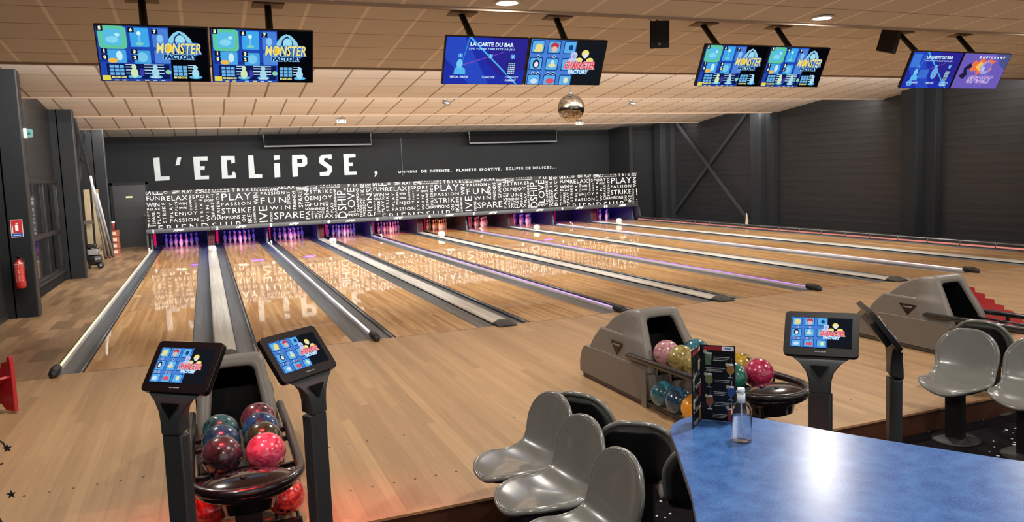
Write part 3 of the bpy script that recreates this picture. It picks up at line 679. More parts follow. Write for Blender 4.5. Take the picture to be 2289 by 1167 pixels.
def pic_monster(p):
    p.rect(0, 16, 0, 9, '#05060c'); p.up(); p.rect(0, 10.3, 0, 9, '#2347b0'); p.rect(0, 10.3, 3.1, 3.5, '#1a2f88'); p.up()
    p.rr(.2, 4.2, 5.3, 9, '#5fc6a0', .6); p.rr(4.7, 7.4, 5.7, 8.8, '#3fa7ea'); p.rr(7.9, 10.2, 5.7, 8.8, '#4a7fd8'); p.rr(1.2, 3.9, 3.0, 5.2, '#49a8e8'); p.rr(5.0, 7.4, 2.9, 5.1, '#46a4e2'); p.rr(8.0, 10.3, 3.0, 5.2, '#4f86dc'); p.up()
    p.rr(.9, 3.5, 5.9, 8.5, '#58bde6', .4); p.up()
    # plain generic figures
    p.ell(2.1, 6.8, .9, .55, '#86d6f0'); p.ell(2.9, 7.6, .35, .3, '#b8ecf8'); p.ell(6.0, 7.9, .3, .35, '#d8f4fc'); p.rect(5.9, 6.1, 6.3, 7.6, '#7ac8e8'); p.ell(6.0, 6.2, .6, .25, '#7fd0c0'); p.ell(9.0, 7.1, .5, .7, '#8ac4f0')
    p.ell(1.9, 3.4, .7, .4, '#f0b848'); p.ell(2.9, 4.2, .45, .8, '#c8ecfa'); p.ell(6.2, 4.0, .8, .8, '#7cc8ee'); p.up()
    for t, x, y in (('5', .55, 8.6), ('6', 4.9, 8.45), ('7', 8.3, 8.25), ('1', .8, 4.95), ('0', .8, 3.95), ('3', 5.1, 4.95), ('2', 5.1, 3.95)):
        p.rect(x-.45, x+.45, y-.42, y+.4, '#10183c')
    p.up()
    for t, x, y in (('5', .55, 8.6), ('6', 4.9, 8.45), ('7', 8.3, 8.25), ('1', .8, 4.95), ('0', .8, 3.95), ('3', 5.1, 4.95), ('2', 5.1, 3.95)):
        p.text(t, x-(.09 if t == '1' else .2), x+(.09 if t == '1' else .2), y-.3, y+.3, '#ffffc8', .06)
    # emblem above the title
    p.add([(10.0, 6.1), (10.3, 7.2), (11.0, 8.1), (11.8, 8.5), (12.6, 8.2), (13.5, 7.2), (13.9, 6.1)], '#8fd0ea'); p.up()
    p.add([(10.8, 6.1), (11.1, 7.5), (11.9, 8.2), (12.7, 7.4), (13.1, 6.1)], '#1a3a6a'); p.up(); p.ell(11.95, 6.9, .75, .9, '#9fdcf0'); p.up()
    p.text('MONSTER', 8.4, 15.1, 4.7, 6.5, '#f3e27c', .02, .12, '#3d78d2', .14); p.ell(10.35, 5.55, .55, .62, '#f4c92a'); p.up()
    p.text('FACTORY', 9.3, 14.4, 3.75, 4.6, '#16306c', .07, .08, '#a4e0f4', .2)
    # lower strip
    p.rect(.9, 10.0, .35, 2.9, '#101b52'); p.up()
    for ox in (1.3, 10.6):
        for a in range(3):
            for b in range(3): p.rect(ox+a*.72, ox+a*.72+.6, 1.0+b*.6, 1.0+b*.6+.48, '#6cb4e8')
    for yy in (1.3, 1.8, 2.3, 2.7): p.rect(6.3, 9.2, yy, yy+.16, '#bfe2f2'); p.rect(3.6, 5.0, yy, yy+.14, '#bfe2f2'); p.rect(12.8, 14.0, yy, yy+.14, '#bfe2f2')
    p.up()
    for cx, c1 in ((4.8, '#cfe8b8'), (7.9, '#a8d8e8'), (13.9, '#a4dcf4')):
        p.ell(cx, .75, 1.0, .3, '#57b8ea'); p.up(); p.ell(cx, 1.4, .55, .8, c1); p.ell(cx, 2.4, .38, .35, c1); p.up()
    p.ell(5.9, 1.5, .35, .7, '#3c3ea8'); p.ell(9.8, 1.6, .45, .4, '#8cd0b0'); p.rect(.15, 1.3, .15, .95, '#e6d64a')
    p.text('BIGBOSS', 1.5, 3.6, .5, .85, '#ecec9c', .05); p.text('BIGBOSS', 10.6, 12.6, .5, .85, '#ecec9c', .05); p.text('BIGBOSS', 7.2, 8.6, .5, .8, '#dce8f8', .05)
    for x in (1.8, 2.9, 4.9, 6.2, 7.4, 8.6): p.rect(x, x+.6, .08, .24, '#e6dc7a' if x < 4 or 6 < x < 7 else '#a8d8f4')
def pic_character(p):
    p.rect(0, 16, 0, 9, '#16191f'); p.up(); p.rect(0, 9.6, 0, 9, '#4a80d8'); p.up()
    for a in range(3):
        for b in range(3):
            x0 = .3+a*3.35; y0 = 6.4-b*3.4; p.rr(x0-.1, min(9.55, x0+2.6), max(0, y0-.1), min(9, y0+2.5), '#173a7c', .25); p.up(); p.rr(x0+.05, min(9.5, x0+2.42), max(.02, y0+.08), min(8.95, y0+2.32), '#5fb2ec', .22); p.up()
    # plain faces, no known character
    p.ell(1.7, 7.5, .8, .75, '#e8dc8c'); p.ell(1.5, 6.9, .9, .3, '#e8dc8c')
    p.ell(4.95, 7.9, .85, .6, '#c23848'); p.up(); p.ell(4.95, 7.2, .6, .6, '#e9b8b0'); p.ell(8.4, 7.6, .5, .55, '#1c3f80')
    p.ell(1.55, 4.2, .72, .9, '#202848'); p.up(); p.ell(1.6, 4.1, .42, .58, '#f0e8ee'); p.ell(4.95, 3.95, .8, .4, '#e4e0a8'); p.ell(4.95, 4.6, .4, .45, '#cfe4ee'); p.ell(8.3, 4.2, .4, .5, '#3a6ab8')
    p.ell(1.6, .75, .75, .5, '#cfe0f4'); p.ell(5.0, .8, .9, .55, '#d8566a'); p.ell(8.4, 1.0, .5, .6, '#dfe9c0'); p.up()
    for x, y in ((1.8, 5.75), (5.1, 5.75), (1.1, 2.35), (2.2, 2.35), (4.4, 2.35), (5.5, 2.35)): p.ell(x, y, .3, .3, '#e8ecf4')
    p.up()
    for x, y in ((1.8, 5.75), (5.1, 5.75), (1.1, 2.35), (2.2, 2.35), (4.4, 2.35), (5.5, 2.35)): p.ell(x, y, .2, .2, '#16202c')
    # two plain busts over the title
    p.ell(9.3, 6.1, .75, .7, '#c7c9ee'); p.ell(9.3, 5.2, 1.1, .4, '#c7c9ee'); p.ell(11.7, 6.5, .8, .75, '#f3e27a'); p.ell(10.6, 5.2, .7, .45, '#f3e27a'); p.ell(12.9, 5.2, .75, .45, '#f3e27a'); p.up()
    p.ell(11.75, 6.1, .5, .55, '#dfe2f4'); p.ell(9.3, 5.9, .4, .4, '#9fb0e0'); p.up()
    p.text('CHARACTER', 7.6, 14.3, 3.35, 4.85, '#e2455a', .03, .1, '#f3c0c4', .13); p.up()
    p.text('FACTORY', 8.6, 13.0, 2.35, 3.2, '#d9effc', .06, .08, '#3a8ad4', .16)
def pic_bar(p, ghost=False):
    p.rect(0, 16, 0, 9, '#2230a8'); p.up(); p.add([(0, 9), (0, 5), (5, 0), (9, 0), (3.5, 9)], '#2a48c0'); p.add([(9, 9), (16, 9), (16, 3), (11, 1.5), (7.5, 5)], '#2c2590'); p.up()
    p.add([(4.3, 9), (4.8, 9), (14.9, .0), (14.5, .0)], '#46b4ee'); p.add([(4.3, 9), (4.5, 9), (3.5, 4.6), (3.4, 4.6)], '#3a9ae0'); p.add([(3.5, 3.6), (11.5, 6.3), (11.5, 6.4), (3.5, 3.8)], '#8a4ec0'); p.up()
    p.text('LA CARTE DU BAR', 4.6, 13.2, 7.35, 8.15, '#d8f2fc', .04); p.text('SUR VOTRE TABLETTE DE JEU', 4.4, 13.4, 6.6, 7.05, '#bfe6f8', .03)
    for x, t in ((2.9, '1'), (8.8, '2'), (13.3, '3')): p.rr(x-.45, x+.45, 5.1, 5.9, '#4c9fe4', .15); p.up(); p.text(t, x-(.06 if t == '1' else .15), x+(.06 if t == '1' else .15), 5.2, 5.75, '#dff4fc', .04)
    p.ell(2.9, 3.9, .6, .9, '#74cdf0'); p.add([(1.9, 1.9), (4.2, 1.9), (4.0, 3.0), (3.2, 3.4), (2.6, 3.4), (2.0, 3.0)], '#56b8ec'); p.rr(12.4, 14.1, 1.8, 4.6, '#16246a', .2); p.up()
    for a in range(4):
        for b in range(6): p.rect(12.6+a*.36, 12.86+a*.36, 2.05+b*.4, 2.3+b*.4, '#b9d4f0')
    p.text('VIRTUAL WAITER', 1.2, 4.8, 1.15, 1.6, '#d8ecf8', .03, .1); p.text('FLASH CODE', 7.6, 10.1, 1.15, 1.6, '#d8ecf8', .03, .1)
    p.text('COMMANDE', 12.2, 14.9, 1.2, 1.6, '#b8d4f0', .02, .1); p.text('PAIEMENT', 12.3, 14.5, .6, 1.0, '#d8ecf8', .03, .1)
    if ghost:
        p.rr(.3, 3.0, 5.2, 8.5, '#3f78d8', .3); p.rr(4.0, 7.0, 2.4, 4.6, '#3c6cd0', .3); p.ell(9.0, 3.8, 1.0, 1.5, '#6aa8e4'); p.ell(2.2, 1.2, 1.0, .8, '#5aa0e4'); p.ell(13, 1.3, 1.0, .9, '#5aa0e4')
def pic_sport(p):
    p.rect(0, 16, 0, 9, '#6c5cb8'); p.up()
    for a in range(10):
        t = math.radians(36*a+10); t2 = t+.05; p.add([(8.2, 3.2), (8.2+12*math.cos(t), max(0, min(9, 3.2+12*math.sin(t)))) if 0 else (8.2+3*math.cos(t), 3.2+3*math.sin(t)), (8.2+3*math.cos(t2), 3.2+3*math.sin(t2))], '#8c7fd0')
    p.add([(11, 9), (16, 9), (16, 5), (13.5, 6.2), (12.5, 7.5)], '#4a5488'); p.up()
    p.add([(3.4, 5.6), (4.6, 7.4), (5.6, 6.8), (7.0, 8.2), (8.0, 7.2), (9.6, 7.6), (11.8, 7.2), (10.6, 6.2), (11.4, 5.0), (9.8, 3.9), (8.2, 4.4), (6.6, 3.4), (6.0, 4.6), (4.4, 4.4)], '#e8744a'); p.up()
    p.add([(5.4, 5.6), (6.6, 7.0), (7.8, 6.4), (8.4, 5.2), (7.0, 4.6)], '#f2c25a'); p.add([(3.2, 6.6), (1.6, 5.2), (2.0, 4.2), (.9, 3.2), (2.6, 2.4), (3.6, 3.6), (2.8, 4.8), (4.4, 5.6)], '#241c44'); p.up(); p.ell(9.0, 5.4, 1.9, 1.7, '#a7a0da'); p.up(); p.ell(9.4, 5.7, 1.3, 1.2, '#7d6fc8'); p.ell(8.4, 5.2, .5, .5, '#d6d0f2'); p.up()
    p.text('SPORT', 4.6, 12.8, 1.5, 3.3, '#8a72cc', .02, .25, '#e4c4e8', .09); p.text('QUBICAAMF', 5.2, 14.2, 7.75, 8.4, '#eae8f8', .07, .2)

# hanging lane monitors
BEZ = mat('#0a0a0c', .3)
def monitor(x, label, pic, polex, ptop):
    t = thing('hanging_monitor', label, 'monitor', (x, -.87, 3.225), 0, 'flat monitors hanging over the foul line')
    R = Matrix.Rotation(math.radians(28), 4, 'X') @ XZ      # screen normal tips downward
    a = MB(); a.box(-.495, .495, -.278, .278, -.045, 0.0, BEZ, R); a.box(-.3, .3, -.18, .18, -.08, -.045, BLACK, R); a.build('housing', t, bevel=.004)
    p = Pic(.965, R); a.z = 0; pic(p); p.mb.build('screen', t)
    a = MB(); px = polex-x
    a.tube([(px, .04, .05), (px+(ptop[0]-polex)*.15, .09, .16), (ptop[0]-x, ptop[1]+.87, ptop[2]-3.225)], [.042, .042, .036], mat('#111113', .5), 10); a.build('pole', t)
    a = MB(); a.box(ptop[0]-x-.16, ptop[0]-x+.16, ptop[1]+.87-.14, ptop[1]+.87+.14, ptop[2]-3.225, ptop[2]-3.225+.012, mat('#7d6a58', .8)); a.build('ceiling_plate', t)
for g, (x0, pics, nm) in enumerate(((.735, (pic_monster, pic_monster), 'first pair at far left'), (4.14, (pic_bar, pic_character), 'second pair near the mirror ball'), (7.52, (pic_monster, pic_monster), 'third pair between both speakers'), (11.03, (lambda p: pic_bar(p, True), pic_sport), 'fourth pair by the right wall'))):
    for h in (0, 1):
        xc = x0+.5+h*1.005
        what = {pic_monster: 'reading MONSTER FACTORY', pic_bar: 'with blue bar menu', pic_character: 'reading CHARACTER FACTORY', pic_sport: 'reading SPORT'}.get(pics[h], 'with blurred blue menu')
        monitor(xc, 'monitor %s, %s of the %s' % (what, ('left', 'right')[h], nm), pics[h], xc+(-.07 if h == 0 else .08)+.0*g, (xc+(-.1 if h == 0 else .12), -.36, ceil_z(-.36)-.012))

# recessed ceiling lamps
for (x, y, lab_) in ((4.41, -2.22, 'round recessed ceiling lamp, left of the two in view'), (8.25, -2.24, 'round recessed ceiling lamp above the third monitor pair'), (.57, -2.22, 'round recessed ceiling lamp left of the view, over lane 1'), (12.1, -2.24, 'round recessed ceiling lamp over the right hand lanes'), (15.9, -2.24, 'round recessed ceiling lamp near the right wall'),
                 (.6, -6.7, 'round recessed ceiling lamp over the left terminals'), (4.4, -6.7, 'round recessed ceiling lamp over the blue table'), (8.2, -6.7, 'round recessed ceiling lamp behind the right seats'), (12, -6.7, 'round recessed ceiling lamp far right over the seats'), (2.5, -10.4, 'round recessed ceiling lamp behind the camera, left'), (6.3, -10.4, 'round recessed ceiling lamp behind the camera, right')):
    z = ceil_z(y) if y > -6.3 else 4.0
    t = thing('recessed_lamp', lab_, 'ceiling lamp', (x, y, z), 0, 'round recessed ceiling lamps')
    a = MB(); a.lathe([(.13, -.012), (.135, .0), (.12, .004)], mat('#d9d4ca', .4), 24); a.build('trim_ring', t)
    a = MB(); a.lathe([(.0, -.018), (.07, -.017), (.105, -.0125)], emis('#fff8ea', 6), 20); a.build('diffuser', t)
    downlight_lamp(x, y, z, 76)

# mirror ball
t = thing('mirror_ball', 'silver mirror ball hanging from the ceiling behind the monitors', 'mirror ball', (8.0, 4.05, 3.12))
def mir():
    k = NB('mirror_tiles'); tc = k.n('ShaderNodeTexCoord'); v = k.n('ShaderNodeTexVoronoi'); v.inputs['Scale'].default_value = 22
    k.l(tc.outputs['Object'], v.inputs['Vector']); k.b.inputs['Metallic'].default_value = 1; k.b.inputs['Roughness'].default_value = .12
    k.l(k.mix(k.rng(v.outputs['Distance'], 0, .6, 0, 1), lin('#d8d0c0'), lin('#8c8478')), k.b.inputs['Base Color']); return k.m
mm = mir(); a = MB(); vs = []; nr, nc = 26, 48; R_ = .25
for i in range(nr):
    p0_, p1_ = PI*i/nr, PI*(i+1)/nr
    for j in range(nc):
        t0, t1 = 2*PI*j/nc, 2*PI*(j+1)/nc; c = Vector((math.sin((p0_+p1_)/2)*math.cos((t0+t1)/2), math.sin((p0_+p1_)/2)*math.sin((t0+t1)/2), math.cos((p0_+p1_)/2)))
        e = Vector((random.uniform(-1, 1), random.uniform(-1, 1), random.uniform(-1, 1)))*.0009
        q = [Vector((math.sin(p)*math.cos(th), math.sin(p)*math.sin(th), math.cos(p)))*R_ for p, th in ((p0_, t0), (p1_, t0), (p1_, t1), (p0_, t1))]
        q = [x_ + e*(1 if n_ in (0, 1) else -1) for n_, x_ in enumerate(q)]
        a.add(q, [(0,1,2,3)], mm)
a.build('mirror_skin', t)
a = MB(); a.cyl((0, 0, .25), (0, 0, .29), .035, STEEL); a.cyl((0, 0, .29), (0, 0, ceil_z(4.05)-3.12), .006, STEEL, n=6); a.cyl((0, 0, ceil_z(4.05)-3.16), (0, 0, ceil_z(4.05)-3.12), .05, BLACK); a.build('hanger', t)

# speakers and small ceiling devices
def speaker(x, y, z, rz, tilt, label):
    t = thing('ceiling_speaker', label, 'speaker', (x, y, z), rz, 'black ceiling speakers'); R = Matrix.Rotation(tilt, 4, 'X')
    a = MB(); n = [(-.12, .10), (-.075, -.10), (.075, -.10), (.12, .10)]; n = [(-.12, -.10), (.12, -.10), (.075, .12), (-.075, .12)]
    a.prism(n, .32, mat('#131315', .6), R @ Matrix.Translation((0, 0, -.16))); a.build('cabinet', t, bevel=.006)
    a = MB(); a.box(-.11, .11, -.108, -.100, -.148, .148, mat('#1c1c1e', .8, bump=.3, bscale=400), R); a.build('grille', t)
    a = MB(); a.box(-.02, .01, -.112, -.108, -.125, -.10, mat('#6f7275', .4), R); a.build('badge', t)
    a = MB(); a.tube([(0, .02, .15), (0, .03, .22), (0, .02, 3.9-z+ (ceil_z(y)-3.9))], .012, BLACK, 6); a.tube([(-.04, .05, .15), (-.1, .05, .2), (-.06, .03, .235), (0, .03, .22)], .004, BLACK, 5); a.build('bracket', t)
speaker(6.83, -1.0, 3.565, -.35, .12, 'black ceiling speaker between the second and third monitor pairs')
speaker(10.56, -1.0, 3.60, .55, .28, 'black ceiling speaker tilted down beside the fourth monitor pair')
def ceil_box(x, y, label, kind):
    z = ceil_z(y)
    t = thing('party_light', label, 'light fixture', (x, y, z), 0, 'small fixtures on the tiled ceiling')
    a = MB(); a.box(-.13, .13, -.06, .06, -.16, -.06, mat('#cfcabd', .4)); a.build('body', t, bevel=.01)
    a = MB(); a.tube([(-.09, 0, -.06), (-.09, 0, -.02), (.09, 0, -.02), (.12, -.02, -.07), (.09, -.07, -.11)], .009, BLACK, 6); a.box(-.03, .03, -.02, .02, -.03, 0, BLACK); a.build('bracket', t)
    a = MB(); a.cyl((-.07, -.058, -.11), (-.07, -.072, -.11), .028, STEEL); a.cyl((.06, -.058, -.11), (.06, -.072, -.11), .028, STEEL); a.build('lens', t)
def ceil_spot(x, y, label):
    z = ceil_z(y); t = thing('ceiling_spot', label, 'light fixture', (x, y, z), 0, 'small chrome ceiling spots')
    a = MB(); a.lathe([(.035, -.03), (.05, -.0)], STEEL, 12); a.build('base', t)
    a = MB(); a.tube([(0, 0, -.03), (.03, -.03, -.07)], .012, STEEL, 6); a.cyl((-.04, .02, -.06), (.09, -.06, -.12), .045, STEEL, .062); a.build('spot_head', t)
ceil_box(5.36, 13.95, 'small boxy light fixture on the ceiling above the painted word', 0)
ceil_box(13.3, 14.75, 'small boxy light fixture on the ceiling seen just under the mirror ball', 0)
ceil_spot(7.05, 9.1, 'small chrome spot on the ceiling left of the mirror ball')
ceil_spot(12.17, 9.2, 'small chrome spot on the ceiling right of the mirror ball')

# ---------------------------------------------------------------- left wall items
t = thing('fire_extinguisher', 'red fire extinguisher hanging low on the nearest left column', 'fire extinguisher', (-1.09, 4.60, .47))
a = MB(); a.lathe([(.05, 0), (.07, .012), (.073, .05), (.073, .36), (.06, .41), (.03, .44), (.022, .46)], mat('#a8201f', .3, coat=.6), 20); a.build('cylinder', t)
a = MB(); a.cyl((0, 0, .46), (0, 0, .50), .022, BLACK); a.box(-.02, .02, -.11, .03, .49, .515, BLACK); a.box(-.015, .015, -.10, .0, .53, .545, BLACK); a.build('valve', t, bevel=.004)
a = MB(); a.tube([(.0, -.03, .49), (.07, -.05, .44), (.09, -.04, .3), (.085, -.02, .12)], .009, BLACK, 8); a.build('hose', t)
a = MB()
for k in range(7): pass
vs = []
for k in range(8):
    th = -PI/2-.9+1.8*k/7
    vs += [(.0742*math.cos(th), .0742*math.sin(th), .10), (.0742*math.cos(th), .0742*math.sin(th), .38)]
a.add(vs, [(2*i, 2*i+2, 2*i+3, 2*i+1) for i in range(7)], mat('#b5403a', .5)); 
for zz in (.12, .15, .18, .24, .27, .33, .36): a.add([(.0746*math.cos(-PI/2+u), .0746*math.sin(-PI/2+u), z) for u, z in ((-.6, zz), (0, zz), (.6, zz), (.6, zz+.012), (0, zz+.012), (-.6, zz+.012))], [(0,1,4,5), (1,2,3,4)], mat('#e6dcd4', .6))
a.add([(.0746*math.cos(-PI/2+u), .0746*math.sin(-PI/2+u), z) for u, z in ((-.9, .34), (0, .34), (.9, .34), (.9, .385), (0, .385), (-.9, .385))], [(0,1,4,5), (1,2,3,4)], mat('#e6dcd4', .6))
a.build('label', t)
a = MB(); a.box(-.02, .02, .073, .10, .36, .44, BLACK); a.build('wall_bracket', t)
t = thing('safety_sign', 'red and blue fire extinguisher sign on the nearest left column', 'sign', (-1.09, 4.695, 1.385))
a = MB(); a.box(-.08, .08, -.004, 0, -.135, .135, mat('#d8d4d0', .5)); a.build('plate', t)
a = MB(); Mx = xz(-.0, .0048); a.poly([(-.072, -.07), (.072, -.07), (.072, .127), (-.072, .127)], mat('#b3262a', .5), Mx); a.poly([(-.072, -.127), (.072, -.127), (.072, -.075), (-.072, -.075)], mat('#2a4a9a', .5), Mx)
Mx = xz(0, .0054); wh = mat('#ece8e4', .5)
a.poly([(-.02, -.04), (.02, -.04), (.022, .04), (.01, .06), (-.01, .06), (-.022, .04)], wh, Mx); a.poly([(-.01, .062), (.03, .075), (.03, .085), (-.012, .078)], wh, Mx); a.poly([(-.06, -.06), (-.05, -.06), (-.05, .05), (-.06, .02)], wh, Mx); a.poly([(-.05, -.11), (.05, -.11), (.05, -.1), (-.05, -.1)], wh, Mx)
a.build('pictogram', t)
t = thing('exit_light', 'pale green emergency light sticking out of the nearest left column', 'emergency light', (-.91, 4.86, 2.83))
a = MB(); a.box(0, .05, -.05, .05, -.075, .075, mat('#c9d2cc', .4)); a.box(-.02, 0, -.03, .03, -.03, .03, BLACK); a.build('housing', t, bevel=.015)
a = MB(); a.box(.03, .12, -.045, .04, -.065, .065, emis('#9fd4cc', .75)); a.build('diffuser', t, bevel=.02, seg=3)
a = MB(); a.poly([(.045, -.03), (.10, -.03), (.10, 0), (.08, .03), (.06, 0)], emis('#4f9a94', .7), xz(0, .0465)); a.build('pictogram', t)

# storage corner
BOARD = mat('#8f7e60', .6, var=.06)
for (x0, x1, y, lab_) in ((-1.43, -1.28, 15.0, 'tall beige board leaning in the corner, nearer the left wall'), (-1.24, -1.08, 15.1, 'tall beige board leaning behind the metal poles')):
    a = MB(); R = Matrix.Translation((0, y, 0)) @ Matrix.Rotation(math.radians(-4), 4, 'X'); a.box(x0, x1, -.015, .015, 0.002, 1.93, BOARD, R)
    tag(a.build('wood_board', bevel=.01), lab_, 'board', 'beige boards leaning in the left corner')
a = MB(); a.box(-1.45, -1.22, 14.86, 14.89, 1.0, 1.1, mat('#4c4238', .6)); tag(a.build('shelf_rail'), 'short dark rail across the leaning board near the left wall', 'rail')
for k, (p0_, p1_, lab_) in enumerate((((-.985, 13.05, 2.25), (-1.05, 15.35, .02), 'long grey metal pole in the left corner, leftmost of three'), ((-.955, 13.1, 1.98), (-.97, 15.5, .02), 'long grey metal pole in the left corner, middle of three'), ((-.90, 13.2, 1.80), (-.90, 15.7, .02), 'long grey metal pole in the left corner, rightmost of three'))):
    t = thing('metal_pole', lab_, 'pole', (0, 0, 0), 0, 'metal poles leaning in the left corner')
    a = MB(); a.tube([p0_, p1_], .03, mat('#b9bbbd', .35, metal=.2), 10); a.build('tube', t)
    d = Vector(p0_)-Vector(p1_); q = Vector(p1_)
    a = MB(); a.tube([q, q+d*.02], .032, mat('#7a1f1a' if k else '#222224', .5), 10); a.build('foot', t)
t = thing('air_compressor', 'small black air compressor with a grey motor on the parquet floor', 'compressor', (-1.0, 12.6, 0))
a = MB(); a.tube([(-.16, 0, .2), (-.14, 0, .2), (.14, .0, .2), (.16, 0, .2)], [.07, .13, .13, .07], mat('#161618', .25, coat=.6), 18); a.build('tank', t)
a = MB(); a.box(-.13, .08, -.08, .08, .33, .47, mat('#8c8c8e', .4, metal=.4)); a.cyl((-.15, 0, .41), (.1, 0, .41), .07, mat('#77787a', .4, metal=.5)); a.build('motor', t, bevel=.01)
a = MB(); a.box(-.14, .06, -.09, .09, .50, .60, BLACK); a.cyl((-.1, 0, .46), (-.1, 0, .5), .04, BLACK); a.build('cover', t, bevel=.02)
a = MB(); a.tube([(.06, -.02, .48), (.14, -.02, .5), (.17, -.02, .44)], .01, BLACK, 6); a.build('handle', t)
for s_ in (-1, 1): a = MB(); a.cyl((.12, s_*.11, .065), (.12, s_*.16, .065), .065, mat('#1a1a1a', .6)); a.cyl((.12, s_*.165, .065), (.12, s_*.17, .065), .03, STEEL); a.build('wheel', t)
a = MB(); a.box(-.15, -.11, -.05, .05, 0, .09, BLACK); a.build('foot', t)
for k in range(4):
    t = thing('cardboard_box', 'reddish brown carton beside the end door, %s of the stack' % ('bottom', 'second', 'third', 'topmost')[k], 'box', (-.90, 16.62, .18*k+.001), (.05, -.04, .08, -.06)[k], 'stack of cartons by the end door')
    a = MB(); a.box(-.12, .10, -.1, .15, 0, .172, mat('#8a4a34', .7, var=.1)); a.build('carton', t, bevel=.004)
    a = MB(); a.box(-.08, .04, -.103, -.1, .04, .13, mat('#c9a894', .6)); a.build('label', t)
t = thing('paper_cup', 'red and white paper cup standing on top of the cartons', 'cup', (-.93, 16.6, .725))
a = MB(); a.lathe([(.035, 0), (.05, .2), (.052, .205), (.047, .205), (.033, .005)], mat('#93403a', .6), 14); a.build('body', t)
a = MB(); a.lathe([(.053, .20), (.056, .215), (.053, .25)], WHITE, 14); a.build('lid', t)
a = MB(); a.add([(-.10, -.02, 0), (.10, .02, 0), (.0, .01, .38), (-.06, 0, .35)], [(0,1,2,3)], mat('#cfc4a8', .7)); 
o = tag(a.build('cardboard_sheet', solid=.006), 'pale torn cardboard sheet leaning at the foot of the right wall column', 'cardboard', None); o.location = (18.2, 12.3, -.02); o.rotation_euler = (0, 0, 1.2)

